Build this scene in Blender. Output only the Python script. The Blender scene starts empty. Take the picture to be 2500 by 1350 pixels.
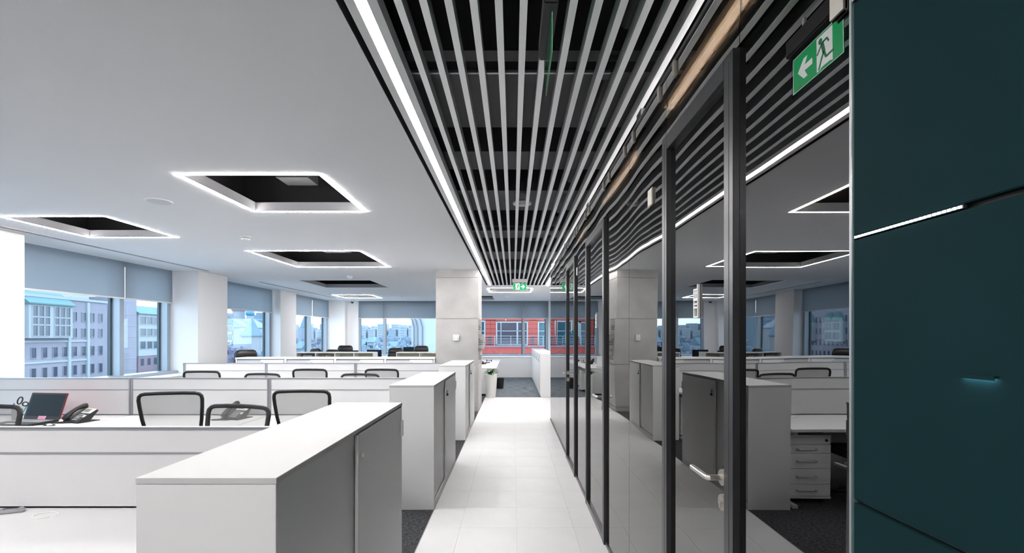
import bpy, bmesh, math, random
from mathutils import Vector, Matrix
random.seed(7)
S = bpy.context.scene
COL = S.collection
PI = math.pi

# ------------------------------------------------------------------ camera, sky, exposure
EYE = 1.6
FPX = 1168.0                      # focal length in photo pixels (2500 px wide frame)
VPX, VPY = 1252.5, 820.0          # where the corridor vanishes
cam_d = bpy.data.cameras.new('camera')
cam_d.sensor_width = 36.0
cam_d.lens = 36.0 * FPX / 2500.0
cam_d.shift_x = (1250.0 - VPX) / 2500.0
cam_d.shift_y = (VPY - 675.0) / 2500.0
cam_d.clip_start = 0.02
cam_d.clip_end = 2000
cam = bpy.data.objects.new('camera', cam_d)
cam.location = (0, 0, EYE)
cam.rotation_euler = (PI / 2, 0, 0)
COL.objects.link(cam)
S.camera = cam

SKY_STRENGTH = 3.0
LED_STRENGTH = 30.0        # corridor lines
FRAME_STRENGTH = 128.0      # square ceiling frames
W = bpy.data.worlds.new('overcast_sky')
S.world = W
W.use_nodes = True
nt = W.node_tree
nt.nodes.clear()
wo = nt.nodes.new('ShaderNodeOutputWorld')
wb = nt.nodes.new('ShaderNodeBackground')
wr = nt.nodes.new('ShaderNodeValToRGB')
wg = nt.nodes.new('ShaderNodeSeparateXYZ')
wt = nt.nodes.new('ShaderNodeTexCoord')
nt.links.new(wt.outputs['Generated'], wg.inputs[0])
nt.links.new(wg.outputs['Z'], wr.inputs[0])
wr.color_ramp.elements[0].position = 0.0
wr.color_ramp.elements[0].color = (0.80, 0.92, 1.0, 1)
wr.color_ramp.elements[1].position = 0.6
wr.color_ramp.elements[1].color = (0.66, 0.83, 1.0, 1)
nt.links.new(wr.outputs[0], wb.inputs[0])
wb.inputs[1].default_value = SKY_STRENGTH
nt.links.new(wb.outputs[0], wo.inputs[0])

S.view_settings.view_transform = 'Standard'
S.view_settings.look = 'None'
S.view_settings.gamma = 1.0
S.view_settings.use_curve_mapping = False
S.view_settings.exposure = 0.74
cy = S.cycles
cy.use_denoising = True
try:
    cy.denoiser = 'OPENIMAGEDENOISE'
    cy.denoising_input_passes = 'RGB_ALBEDO_NORMAL'
except Exception:
    pass
cy.max_bounces = 10
cy.diffuse_bounces = 6
cy.glossy_bounces = 5
cy.transparent_max_bounces = 24
cy.caustics_reflective = False
cy.caustics_refractive = False
cy.sample_clamp_indirect = 6.0

# ------------------------------------------------------------------ materials
MATS = {}
def mat(name, col, rough=0.5, metal=0.0, spec=0.5, emit=None, estr=0.0, alpha=None):
    m = bpy.data.materials.new(name)
    m.use_nodes = True
    b = m.node_tree.nodes['Principled BSDF']
    b.inputs['Base Color'].default_value = (*col, 1)
    b.inputs['Roughness'].default_value = rough
    b.inputs['Metallic'].default_value = metal
    b.inputs['Specular IOR Level'].default_value = spec
    if emit:
        b.inputs['Emission Color'].default_value = (*emit, 1)
        b.inputs['Emission Strength'].default_value = estr
    MATS[name] = m
    return m

def noisy(name, c1, c2, scale, rough=0.5, detail=4, stretch=(1, 1, 1), bump=0.0, lo=0.35, hi=0.65, spec=0.5):
    m = mat(name, c1, rough, spec=spec)
    t = m.node_tree
    b = t.nodes['Principled BSDF']
    tc = t.nodes.new('ShaderNodeTexCoord')
    mp = t.nodes.new('ShaderNodeMapping')
    mp.inputs['Scale'].default_value = stretch
    n = t.nodes.new('ShaderNodeTexNoise')
    n.inputs['Scale'].default_value = scale
    n.inputs['Detail'].default_value = detail
    r = t.nodes.new('ShaderNodeValToRGB')
    r.color_ramp.elements[0].position = lo
    r.color_ramp.elements[1].position = hi
    r.color_ramp.elements[0].color = (*c1, 1)
    r.color_ramp.elements[1].color = (*c2, 1)
    t.links.new(tc.outputs['Object'], mp.inputs[0])
    t.links.new(mp.outputs[0], n.inputs['Vector'])
    t.links.new(n.outputs[0], r.inputs[0])
    t.links.new(r.outputs[0], b.inputs['Base Color'])
    if bump:
        bp = t.nodes.new('ShaderNodeBump')
        bp.inputs['Strength'].default_value = bump
        bp.inputs['Distance'].default_value = 0.01
        t.links.new(n.outputs[0], bp.inputs['Height'])
        t.links.new(bp.outputs[0], b.inputs['Normal'])
    return m

def emis(name, col, s):
    m = bpy.data.materials.new(name)
    m.use_nodes = True
    t = m.node_tree
    t.nodes.clear()
    o = t.nodes.new('ShaderNodeOutputMaterial')
    e = t.nodes.new('ShaderNodeEmission')
    e.inputs[0].default_value = (*col, 1)
    e.inputs[1].default_value = s
    t.links.new(e.outputs[0], o.inputs[0])
    MATS[name] = m
    return m

def glass(name, tint, ior, rough=0.0, wave=0.0, wscale=1.0):
    """flat glazing: tinted see-through sheet with Fresnel mirror reflection"""
    m = bpy.data.materials.new(name)
    m.use_nodes = True
    t = m.node_tree
    t.nodes.clear()
    o = t.nodes.new('ShaderNodeOutputMaterial')
    tr = t.nodes.new('ShaderNodeBsdfTransparent')
    tr.inputs[0].default_value = (*tint, 1)
    gl = t.nodes.new('ShaderNodeBsdfGlossy')
    gl.inputs['Roughness'].default_value = rough
    f0 = ior if ior < 1 else ((ior-1)/(ior+1))**2      # Schlick reflectance, same for both faces of the sheet
    lw = t.nodes.new('ShaderNodeLayerWeight')
    lw.inputs[0].default_value = 0.5
    pw = t.nodes.new('ShaderNodeMath'); pw.operation = 'POWER'; pw.inputs[1].default_value = 5.0
    t.links.new(lw.outputs['Facing'], pw.inputs[0])
    fr = t.nodes.new('ShaderNodeMath'); fr.operation = 'MULTIPLY_ADD'
    fr.inputs[1].default_value = 1-f0; fr.inputs[2].default_value = f0
    t.links.new(pw.outputs[0], fr.inputs[0])
    mx = t.nodes.new('ShaderNodeMixShader')
    t.links.new(fr.outputs[0], mx.inputs[0])
    t.links.new(tr.outputs[0], mx.inputs[1])
    t.links.new(gl.outputs[0], mx.inputs[2])
    t.links.new(mx.outputs[0], o.inputs[0])
    if wave:
        tc = t.nodes.new('ShaderNodeTexCoord')
        n = t.nodes.new('ShaderNodeTexNoise')
        n.inputs['Scale'].default_value = wscale
        n.inputs['Detail'].default_value = 0
        bp = t.nodes.new('ShaderNodeBump')
        bp.inputs['Strength'].default_value = 1.0
        bp.inputs['Distance'].default_value = wave
        t.links.new(tc.outputs['Object'], n.inputs['Vector'])
        t.links.new(n.outputs[0], bp.inputs['Height'])
        t.links.new(bp.outputs[0], gl.inputs['Normal'])
    MATS[name] = m
    return m

def sheer(name, col, see, translucent=0.5):
    """woven fabric: diffuse + translucent + a little see-through"""
    m = bpy.data.materials.new(name)
    m.use_nodes = True
    t = m.node_tree
    t.nodes.clear()
    o = t.nodes.new('ShaderNodeOutputMaterial')
    d = t.nodes.new('ShaderNodeBsdfDiffuse')
    d.inputs[0].default_value = (*col, 1)
    tl = t.nodes.new('ShaderNodeBsdfTranslucent')
    tl.inputs[0].default_value = (*col, 1)
    tr = t.nodes.new('ShaderNodeBsdfTransparent')
    m1 = t.nodes.new('ShaderNodeMixShader')
    m1.inputs[0].default_value = translucent
    m2 = t.nodes.new('ShaderNodeMixShader')
    m2.inputs[0].default_value = see
    t.links.new(d.outputs[0], m1.inputs[1])
    t.links.new(tl.outputs[0], m1.inputs[2])
    t.links.new(m1.outputs[0], m2.inputs[1])
    t.links.new(tr.outputs[0], m2.inputs[2])
    t.links.new(m2.outputs[0], o.inputs[0])
    MATS[name] = m
    return m

mat('ceiling_paint', (0.93, 0.93, 0.935), 0.9, spec=0.2)
mat('collar_grey', (0.42, 0.42, 0.43), 0.9, spec=0.2)
mat('rail_grey', (0.30, 0.31, 0.33), 0.4, 0.4)
mat('wall_paint', (0.72, 0.715, 0.72), 0.85, spec=0.2)
mat('white_laminate', (0.78, 0.78, 0.78), 0.38)
mat('cabinet_top_dimmed', (0.56, 0.56, 0.56), 0.6, spec=0.15)  # white tops darkened in colour against the strong light line above
mat('desk_laminate', (0.62, 0.62, 0.625), 0.5, spec=0.3)
mat('screen_laminate', (0.60, 0.60, 0.605), 0.45)
mat('door_laminate', (0.90, 0.90, 0.905), 0.35)
mat('aluminium', (0.40, 0.41, 0.43), 0.35, 0.8)
mat('slat_paint', (0.92, 0.93, 0.93), 0.38, 0.6)
mat('profile_paint', (0.88,0.88,0.88), 0.5)
mat('plenum_black', (0.030, 0.030, 0.032), 0.8)
mat('duct_black', (0.055, 0.055, 0.058), 0.55)
mat('gap_black', (0.02, 0.02, 0.02), 0.7)
mat('frame_black', (0.045, 0.046, 0.05), 0.28, 0.6)
mat('steel', (0.66, 0.63, 0.58), 0.28, 0.95)
mat('clip_metal', (0.50, 0.47, 0.43), 0.35, 0.7)
mat('black_plastic', (0.014, 0.014, 0.015), 0.5, spec=0.3)
mat('grey_plastic', (0.32, 0.32, 0.33), 0.45)
mat('silver_plastic', (0.62, 0.62, 0.60), 0.4)
mat('white_plastic', (0.82, 0.82, 0.82), 0.4)
mat('black_leather', (0.018, 0.016, 0.016), 0.32)
mat('black_fabric', (0.03, 0.03, 0.032), 0.9)
mat('screen_dark', (0.012, 0.019, 0.024), 0.5, spec=0.12)
mat('red_lid', (0.62, 0.06, 0.06), 0.3)
mat('pink_note', (0.85, 0.38, 0.50), 0.8)
mat('blue_pen', (0.05, 0.12, 0.5), 0.4)
mat('teal_pen', (0.05, 0.35, 0.42), 0.4)
mat('lcd', (0.16, 0.17, 0.12), 0.3)
mat('sign_white', (0.82, 0.84, 0.84), 0.4, emit=(0.8, 1, 0.9), estr=0.12)
mat('sign_green', (0.0, 0.33, 0.10), 0.35, emit=(0.0, 0.5, 0.16), estr=0.05)
mat('sign_man', (0.0, 0.16, 0.06), 0.4)
mat('concrete_dark', (0.33, 0.32, 0.31), 0.9)
mat('text_dark', (0.05, 0.05, 0.05), 0.8)
mat('pot_white', (0.83, 0.81, 0.77), 0.3)
mat('soil', (0.03, 0.022, 0.015), 0.95)
mat('paper', (0.85, 0.85, 0.84), 0.8)
mat('orange_seat', (0.55, 0.16, 0.05), 0.6)
mat('book_brown', (0.30, 0.10, 0.05), 0.7)
mat('book_grey', (0.30, 0.31, 0.33), 0.7)
mat('book_cream', (0.70, 0.65, 0.52), 0.7)
mat('shelf_back', (0.60, 0.57, 0.42), 0.7)
mat('green_sticker', (0.05, 0.42, 0.28), 0.5)
mat('tile_grout', (0.55, 0.55, 0.55), 0.9)
mat('window_frame', (0.30, 0.35, 0.40), 0.4, 0.3)
mat('window_frame_dark', (0.045, 0.07, 0.085), 0.4, 0.3)
mat('sill_white', (0.82, 0.82, 0.82), 0.4)
mat('teal_edge', (0.09, 0.14, 0.14), 0.2, 0.1)
mat('unlit_room', (0.035, 0.035, 0.036), 0.9)  # darkness of the unlit rooms put into the surface colour
noisy('tile_white', (0.70, 0.70, 0.70), (0.745, 0.745, 0.745), 3.0, 0.42, 3, lo=0.3, hi=0.7)
noisy('carpet', (0.022, 0.023, 0.026), (0.115, 0.118, 0.125), 38.0, 0.95, 6, stretch=(1.0, 2.0, 1.0), bump=0.35, lo=0.36, hi=0.70, spec=0.1)
noisy('carpet_rear_daylit', (0.06, 0.07, 0.08), (0.18, 0.20, 0.22), 4.5, 0.95, 8, stretch=(1.0, 5.0, 1.0), bump=0.3, lo=0.36, hi=0.66, spec=0.1)  # blue of the window daylight put into the rear carpet colour
noisy('concrete', (0.36, 0.352, 0.345), (0.455, 0.447, 0.435), 2.2, 0.85, 6, bump=0.05, lo=0.3, hi=0.7, spec=0.25)
noisy('leaf', (0.03, 0.10, 0.025), (0.09, 0.20, 0.05), 12, 0.4, 2)
noisy('teal_glass', (0.0055, 0.0195, 0.0225), (0.0075, 0.0245, 0.028), 1.3, 0.6, 3, spec=0.02)
mat('teal_lamp_strip', (0.02, 0.02, 0.02), 0.6)
emis('led', (1.0, 0.965, 0.95), LED_STRENGTH)
emis('led_frame', (1.0, 0.975, 0.965), FRAME_STRENGTH)
emis('led_back', (1.0, 0.965, 0.95), 75.0)
emis('led_cool', (0.72, 0.92, 1.0), 9.0)
emis('reflection_emit', (0.55, 0.85, 1.0), 32.0)  # glow for the imitated reflection on the teal wall
glass('partition_glass', (0.085, 0.070, 0.055), 0.24, wave=0.0022, wscale=1.6)
glass('window_glass', (0.90, 0.96, 1.0), 1.5)
glass('acrylic', (0.86, 0.92, 0.92), 1.45)
sheer('blind_fabric', (0.40, 0.43, 0.455), 0.08, 0.68)
sheer('chair_mesh', (0.20, 0.195, 0.195), 0.42, 0.35)
# outdoors
noisy('stone_lilac', (0.234, 0.220, 0.262), (0.262, 0.248, 0.290), 0.15, 0.8)
mat('stone_white', (0.33, 0.355, 0.375), 0.8)
mat('roof_teal', (0.075, 0.17, 0.18), 0.6)
mat('pane_blue', (0.047, 0.061, 0.089), 0.15)
mat('pane_teal', (0.009, 0.065, 0.093), 0.1)
mat('pane_plum', (0.052, 0.043, 0.061), 0.15)
mat('brick_pink', (0.196, 0.140, 0.168), 0.85)
mat('red_clad', (0.33, 0.045, 0.035), 0.7)
mat('red_clad_dark', (0.211, 0.047, 0.037), 0.8)
mat('city_haze_pale', (0.30, 0.345, 0.39), 0.9)  # distance haze mixed into the base colours of the far city
mat('city_haze_mid', (0.22, 0.27, 0.325), 0.9)
mat('city_haze_blue', (0.13, 0.20, 0.26), 0.9)
mat('dome_blue', (0.047, 0.196, 0.318), 0.4)
mat('dome_gold', (0.281, 0.196, 0.168), 0.4)
mat('church_white', (0.290, 0.309, 0.337), 0.8)
mat('ground_bounce', (0.55, 0.57, 0.60), 0.9)  # pale colour added to the near ground to bounce daylight onto the ceiling
noisy('ground_winter', (0.093, 0.127, 0.159), (0.211, 0.243, 0.271), 0.02, 0.95)
noisy('tree_plum', (0.13, 0.125, 0.18), (0.19, 0.18, 0.24), 0.6, 0.95)
noisy('tree_blue', (0.13, 0.18, 0.24), (0.20, 0.25, 0.31), 0.6, 0.95)
mat('rail_metal', (0.304, 0.327, 0.346), 0.4, 0.5)
mat('pipe_metal', (0.140, 0.150, 0.178), 0.4, 0.4)

# ------------------------------------------------------------------ mesh helpers
class MB:
    def __init__(s):
        s.v = []; s.f = []
    def box(s, x0, x1, y0, y1, z0, z1):
        i = len(s.v)
        s.v += [(x0,y0,z0),(x1,y0,z0),(x1,y1,z0),(x0,y1,z0),(x0,y0,z1),(x1,y0,z1),(x1,y1,z1),(x0,y1,z1)]
        s.f += [(i,i+3,i+2,i+1),(i+4,i+5,i+6,i+7),(i,i+1,i+5,i+4),(i+1,i+2,i+6,i+5),(i+2,i+3,i+7,i+6),(i+3,i,i+4,i+7)]
        return s
    def quad(s, a, b, c, d):
        i = len(s.v); s.v += [a,b,c,d]; s.f.append((i,i+1,i+2,i+3)); return s
    def tube(s, pts, r, n=10, closed=False, caps=True):
        pts = [Vector(p) for p in pts]
        m = len(pts)
        rr = r if isinstance(r, (list, tuple)) else [r]*m
        base = len(s.v)
        up = None
        for k, p in enumerate(pts):
            if closed:
                t = (pts[(k+1) % m] - pts[k-1])
            else:
                t = pts[min(k+1, m-1)] - pts[max(k-1, 0)]
            t.normalize()
            if up is None:
                up = Vector((0,0,1)) if abs(t.z) < 0.9 else Vector((1,0,0))
            a = t.cross(up)
            if a.length < 1e-5:
                a = t.cross(Vector((0.3,1,0.2)))
            a.normalize()
            b = a.cross(t); b.normalize()
            up = b
            for j in range(n):
                an = 2*PI*j/n
                q = p + (a*math.cos(an) + b*math.sin(an))*rr[k]
                s.v.append(tuple(q))
        rings = m if closed else m-1
        for k in range(rings):
            k2 = (k+1) % m
            for j in range(n):
                j2 = (j+1) % n
                s.f.append((base+k*n+j, base+k*n+j2, base+k2*n+j2, base+k2*n+j))
        if caps and not closed:
            s.f.append(tuple(base+j for j in range(n))[::-1])
            s.f.append(tuple(base+(m-1)*n+j for j in range(n)))
        return s
    def lathe(s, prof, n=20, cx=0, cy=0, cz=0):
        base = len(s.v)
        for (r, z) in prof:
            for j in range(n):
                an = 2*PI*j/n
                s.v.append((cx+r*math.cos(an), cy+r*math.sin(an), cz+z))
        for k in range(len(prof)-1):
            for j in range(n):
                j2 = (j+1) % n
                s.f.append((base+k*n+j, base+k*n+j2, base+(k+1)*n+j2, base+(k+1)*n+j))
        s.f.append(tuple(base+j for j in range(n))[::-1])
        s.f.append(tuple(base+(len(prof)-1)*n+j for j in range(n)))
        return s
    def prism(s, poly, fn, d0, d1):
        """poly in 2D, fn(a,b,d)->xyz, extruded between d0 and d1"""
        i = len(s.v); n = len(poly)
        s.v += [fn(a,b,d0) for a,b in poly] + [fn(a,b,d1) for a,b in poly]
        s.f.append(tuple(range(i, i+n))[::-1]); s.f.append(tuple(range(i+n, i+2*n)))
        for k in range(n):
            k2 = (k+1) % n
            s.f.append((i+k, i+k2, i+n+k2, i+n+k))
        return s
    def xform(s, M):
        s.v = [tuple(M @ Vector(p)) for p in s.v]; return s
    def mesh(s, name, m, bevel=0.0, smooth=False, seg=2):
        me = bpy.data.meshes.new(name)
        me.from_pydata(s.v, [], s.f)
        bm = bmesh.new(); bm.from_mesh(me)
        bmesh.ops.recalc_face_normals(bm, faces=bm.faces)
        if bevel:
            es = [e for e in bm.edges if len(e.link_faces) == 2 and e.calc_face_angle(0) > 0.5]
            bmesh.ops.bevel(bm, geom=es, offset=bevel, segments=seg, affect='EDGES', clamp_overlap=True)
        bm.to_mesh(me); bm.free()
        if smooth:
            for p in me.polygons: p.use_smooth = True
        me.materials.append(MATS[m])
        return me
    def build(s, name, m, parent=None, bevel=0.0, smooth=False, loc=None, seg=2):
        o = bpy.data.objects.new(name, s.mesh(name, m, bevel, smooth, seg))
        COL.objects.link(o)
        if parent: o.parent = parent
        if loc: o.location = loc
        return o

def B(x0, x1, y0, y1, z0, z1): return MB().box(x0, x1, y0, y1, z0, z1)
def tag(o, label, cat, group=None):
    o['label'] = label; o['category'] = cat
    if group: o['group'] = group
    return o
def struct(o, label=None):
    o['kind'] = 'structure'
    if label: o['label'] = label
    return o
def empty(name, loc=(0,0,0), rz=0.0):
    o = bpy.data.objects.new(name, None)
    o.empty_display_size = 0.1
    o.location = loc; o.rotation_euler = (0, 0, rz)
    COL.objects.link(o)
    return o
def thing(name, label, cat, loc=(0,0,0), rz=0.0, group=None):
    return tag(empty(name, loc, rz), label, cat, group)
def copy_tree(o, parent=None):
    c = o.copy(); COL.objects.link(c)
    if parent: c.parent = parent
    for ch in o.children: copy_tree(ch, c)
    return c
def px(u, v, Y):
    return ((u-VPX)/FPX*Y, Y, EYE-(v-VPY)/FPX*Y)
def rounded(w, h, r, n=5):
    pts = []
    for cx, cy, a0 in ((w/2-r, h/2-r, 0), (-w/2+r, h/2-r, PI/2), (-w/2+r, -h/2+r, PI), (w/2-r, -h/2+r, 1.5*PI)):
        for k in range(n+1):
            a = a0 + PI/2*k/n
            pts.append((cx+r*math.cos(a), cy+r*math.sin(a)))
    return pts

# ------------------------------------------------------------------ the room: dimensions
ZC = 3.0            # ceiling
XG = 0.715          # glass partition plane
XS0, XS1 = -0.735, 1.05   # slatted strip of ceiling
YS1 = 13.2          # far end of slats
YF = 19.4           # far window plane
XW = -7.5           # left window plane
YB = -4.0           # wall behind the camera
XR = 1.50           # right wall of the far area
YGE = 9.13          # end of glass partition
YT = 12.46          # end of the white tiles

# floor ------------------------------------------------------------
fl = struct(B(-7.6, -0.725, YB, YT, -0.12, 0.0).build('floor', 'carpet'), 'dark grey flecked carpet under the desks')
fl2 = struct(B(-7.6, 1.6, YT, YF+0.2, -0.12, -0.0).build('floor', 'carpet_rear_daylit'), 'grey striped carpet with daylight blue painted in, beyond the white tiles')
ft = struct(B(-0.725, 4.2, YB, YT, -0.12, -0.004).build('floor', 'tile_grout'), 'white tiled corridor floor')
xs = [-0.725, -0.44, 0.03, 0.505, 0.98]
tile_me = {}
ny0 = int((0.3-3.99)/0.47)-2
y = 3.99 + 0.47*ny0
g = 0.0009
while y < YT:
    y1 = min(y+0.47, YT)
    for i in range(4):
        w_ = xs[i+1]-xs[i]; d_ = y1-y
        key = (i, round(d_, 3))
        if key not in tile_me:
            tile_me[key] = B(g, w_-g, g, d_-g, -0.01, 0.0).mesh('tile', 'tile_white')
        o = bpy.data.objects.new('tile', tile_me[key]); COL.objects.link(o)
        o.parent = ft; o.location = (xs[i], y, 0)
    y = y1
struct(B(-0.729, -0.723, YB, YT, -0.004, 0.002).build('trim_1', 'aluminium'), 'thin metal strip between carpet and tiles')

# ceiling with openings ---------------------------------------------
# rects: x0,x1,y0,y1,lit
LIGHTS = [(-2.92, -1.655, 4.13, 5.40, True, 'square ceiling recess framed by a lit strip beside the round ceiling speaker'),
          (-6.03, -4.757, 5.58, 6.81, True, "square lit ceiling frame near the lilac building window"),
          (-4.39, -2.50, 7.86, 9.73, True, 'large ceiling recess framed by a lit strip before the unlit recess'),
          (-5.43, -3.58, 12.05, 13.86, False, 'large square ceiling recess with its light frame off'),
          (-6.17, -4.84, 16.3, 17.7, True, 'small lit ceiling frame closest to the corner dome camera'),
          (-0.74, 0.57, 13.98, 15.35, True, 'lit ceiling frame behind the hanging exit sign'),
          (-2.55, -0.70, 16.8, 18.55, False, 'unlit ceiling recess behind the concrete pillar'),
          (-4.6, -3.3, 0.2, 1.5, True, "unseen lit ceiling frame added above the bare desk"),  # out of view, added for more light over the first desks
          (-2.4, -1.1, -2.6, -1.3, True, 'unseen lit ceiling frame added near the rear wall')]  # out of view, added for more light from behind the camera
ST = 0.030
holes = [(a+ST, b-ST, c+ST, d-ST) for a,b,c,d,_,_ in LIGHTS]
cx = sorted(set([-7.9, XS0, 1.6] + [h[0] for h in holes] + [h[1] for h in holes]))
cyy = sorted(set([YB-0.2, YS1, YF+0.1] + [h[2] for h in holes] + [h[3] for h in holes]))
mb = MB()
for i in range(len(cx)-1):
    for j in range(len(cyy)-1):
        mx_, my_ = (cx[i]+cx[i+1])/2, (cyy[j]+cyy[j+1])/2
        if mx_ > XS0 and my_ < YS1: continue
        if any(h[0] < mx_ < h[1] and h[2] < my_ < h[3] for h in holes): continue
        mb.quad((cx[i],cyy[j],ZC),(cx[i],cyy[j+1],ZC),(cx[i+1],cyy[j+1],ZC),(cx[i+1],cyy[j],ZC))
mb.v = [v for v in mb.v]
struct(mb.build('ceiling', 'ceiling_paint'), 'plain white plastered ceiling')
# soffit edge beside the slats and end fascia
struct(B(XS0-0.004, XS0, YB, YS1, ZC, ZC+0.55).build('ceiling', 'gap_black'), 'black edge beside the slats')
struct(B(XS0, 1.6, YS1, YS1+0.004, ZC, ZC+0.55).build('ceiling', 'gap_black'), 'black edge at the end of the slats')
struct(B(-8.2, 4.4, YB-0.3, YF+0.3, 3.62, 3.8).build('ceiling', 'plenum_black'), 'black concrete slab above the ceiling')

for (a, b, c, d, lit, lab) in LIGHTS:
    t = thing('ceiling_light' if lit else 'ceiling_recess', lab, 'ceiling light' if lit else 'ceiling recess', ((a+b)/2, (c+d)/2, ZC))
    if lit: t['group'] = 'square light frames in the white ceiling'
    w_, d_ = (b-a)/2, (d-c)/2
    if lit:
        B(-w_, w_, -d_, -d_+ST, -0.004, -0.0005).build('light_strip', 'led_frame', t)
        B(-w_, w_, d_-ST, d_, -0.004, -0.0005).build('light_strip', 'led_frame', t)
        B(-w_, -w_+ST, -d_+ST, d_-ST, -0.004, -0.0005).build('light_strip', 'led_frame', t)
        B(w_-ST, w_, -d_+ST, d_-ST, -0.004, -0.0005).build('light_strip', 'led_frame', t)
    e = ST
    w2, d2 = w_-e, d_-e
    hz = 0.10
    m = MB()
    m.box(-w2, w2, -d2-0.012, -d2, 0.004, hz); m.box(-w2, w2, d2, d2+0.012, 0.004, hz)
    m.box(-w2-0.012, -w2, -d2, d2, 0.004, hz); m.box(w2, w2+0.012, -d2, d2, 0.004, hz)
    m.build('collar', 'collar_grey', t)
    m = MB()
    m.box(-w2-0.3, w2+0.3, -d2-0.3, -d2-0.29, hz, 0.62); m.box(-w2-0.3, w2+0.3, d2+0.29, d2+0.3, hz, 0.62)
    m.box(-w2-0.3, -w2-0.29, -d2-0.3, d2+0.3, hz, 0.62); m.box(w2+0.29, w2+0.3, -d2-0.3, d2+0.3, hz, 0.62)
    m.build('plenum_lining', 'plenum_black', t)
    m = MB()
    m.tube([(-w2, 0.1*d2, 0.42), (w2, 0.1*d2, 0.42)], 0.11, 14)
    m.box(-0.3*w2, 0.25*w2, 0.35*d2, 0.8*d2, 0.25, 0.5)
    m.build('duct', 'duct_black', t)

# slat ceiling ------------------------------------------------------
sl = struct(empty('ceiling', (0, 0, ZC)), 'grey slats hung below a black plenum over the corridor')
sl.name = 'ceiling_slats'
slat_me = B(-0.0165, 0.0165, YB, YS1-0.002, 0.0, 0.07).mesh('slat', 'slat_paint')
for k in range(14):
    x = -0.482 + 0.1054*k
    if x > 0.86: continue
    o = bpy.data.objects.new('slat', slat_me); COL.objects.link(o); o.parent = sl; o.location = (x, 0, 0)
def led_line(x, label, drop=0.0, hw=0.024, mm='led'):
    t = thing('linear_light', label, 'linear light', (x, 0, ZC))
    m = MB()
    m.box(-0.069, -0.026, YB, YS1-0.002, 0.0, 0.07); m.box(0.026, 0.069, YB, YS1-0.002, 0.0, 0.07)
    m.box(-0.026, 0.026, YB, YS1-0.002, 0.03, 0.07)
    m.build('profile', 'profile_paint', t)
    B(-hw, hw, YB, YS1-0.004, 0.001-drop, 0.028).build('light_strip', mm, t)
led_line(-0.637, 'long white line of light along the soffit edge opposite the glass wall')
led_line(0.955, 'line of light running above the rooms behind the glass wall', 0.03, 0.012, 'led_back')
# ducts and rails above the slats
dk = struct(empty('ceiling', (0, 0, ZC)), 'black ducts and beams above the slats'); dk.name = 'ceiling_services'
for (y0, y1, z0, z1, mm) in ((1.0, 1.9, 0.36, 0.6, 'duct_black'), (2.72, 2.80, 0.10, 0.16, 'duct_black'), (2.85, 3.9, 0.30, 0.6, 'duct_black'),
                             (4.15, 4.6, 0.20, 0.5, 'duct_black'), (5.0, 5.1, 0.12, 0.2, 'duct_black'), (5.5, 6.4, 0.28, 0.6, 'duct_black'),
                             (6.9, 7.0, 0.12, 0.18, 'duct_black'), (7.4, 8.3, 0.3, 0.55, 'duct_black'), (8.8, 9.0, 0.15, 0.3, 'duct_black'),
                             (9.6, 10.6, 0.3, 0.6, 'duct_black'), (11.2, 11.35, 0.15, 0.25, 'duct_black'), (12.0, 12.6, 0.25, 0.5, 'duct_black')):
    B(XS0+0.02, 2.0, y0, y1, z0, z1).build('duct', mm, dk)
B(XS0+0.02, 0.55, 2.70, 2.715, 0.085, 0.10).build('rail', 'aluminium', dk)
for k in range(9):
    yy = 1.6+1.3*k
    m = MB().tube([(0.62, yy, 0.30), (0.62, yy+1.0, 0.30)], 0.035, 10)
    m.build('pipe', 'duct_black', dk, smooth=True)

# left facade --------------------------------------------------------
PIERS = [(YB, 2.2, -6.77), (5.6, 6.63, -6.77), (10.28, 11.34, -6.77), (14.55, 15.6, -7.07), (18.98, YF+0.1, -6.67)]
for (y0, y1, xf) in PIERS:
    struct(B(-7.555, xf, y0, y1, 0, ZC).build('wall_left', 'wall_paint'), 'white pier between the windows')
struct(B(-7.8, -7.62, YB, YF+0.1, 0, 0.78).build('wall_left', 'wall_paint'), 'low wall below the left windows')
WIN = [(2.2, 5.6, [3.9]), (6.63, 10.28, [9.0]), (11.34, 14.55, [12.0]), (15.6, 18.98, [17.4])]  # first bay is out of view, added for daylight
wn = 1
def window(n, a0, a1, mull, plane, axis, label, sill0, posts_extra=()):
    """axis 'y': window runs along Y at x=plane, room towards +x; axis 'x': runs along X at y=plane, room towards -y"""
    t = struct(empty('window_%d' % n), label)
    def bx(u0, u1, d0, d1, z0, z1):      # u along, d depth into the room
        if axis == 'y': return (plane+d0, plane+d1, u0, u1, z0, z1)
        return (u0, u1, plane-d1, plane-d0, z0, z1)
    MB().box(*bx(a0, a1, -0.03, 0.30, 0.80, 0.86)).build('bottom_rail', 'window_frame', t)
    MB().box(*bx(a0, a1, -0.03, 0.10, 2.93, 3.0)).build('top_rail', 'window_frame', t)
    edges = [a0] + list(mull) + [a1]
    for i, e in enumerate(edges):
        u0, u1 = e-0.05, e+0.05
        if i == 0: u0, u1 = e, e+0.06
        if i == len(edges)-1: u0, u1 = e-0.10, e
        MB().box(*bx(u0, u1, -0.03, 0.14, 0.86, 2.93)).build('post', 'window_frame', t)
        MB().box(*bx(u0-0.035, u1+0.0, -0.05, -0.005, 0.86, 2.93)).build('gasket', 'window_frame_dark', t)
    for i in range(len(edges)-1):
        MB().box(*bx(edges[i]+0.02, edges[i+1]-0.02, -0.02, -0.008, 0.84, 2.95)).build('pane', 'window_glass', t)
    MB().box(*bx(a0, a1, -0.03, sill0, 0.0, 0.775)).build('apron', 'wall_paint', t)
    MB().box(*bx(a0, a1, -0.03, sill0+0.02, 0.775, 0.80)).build('sill', 'sill_white', t, 0.004)
    return t
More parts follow.
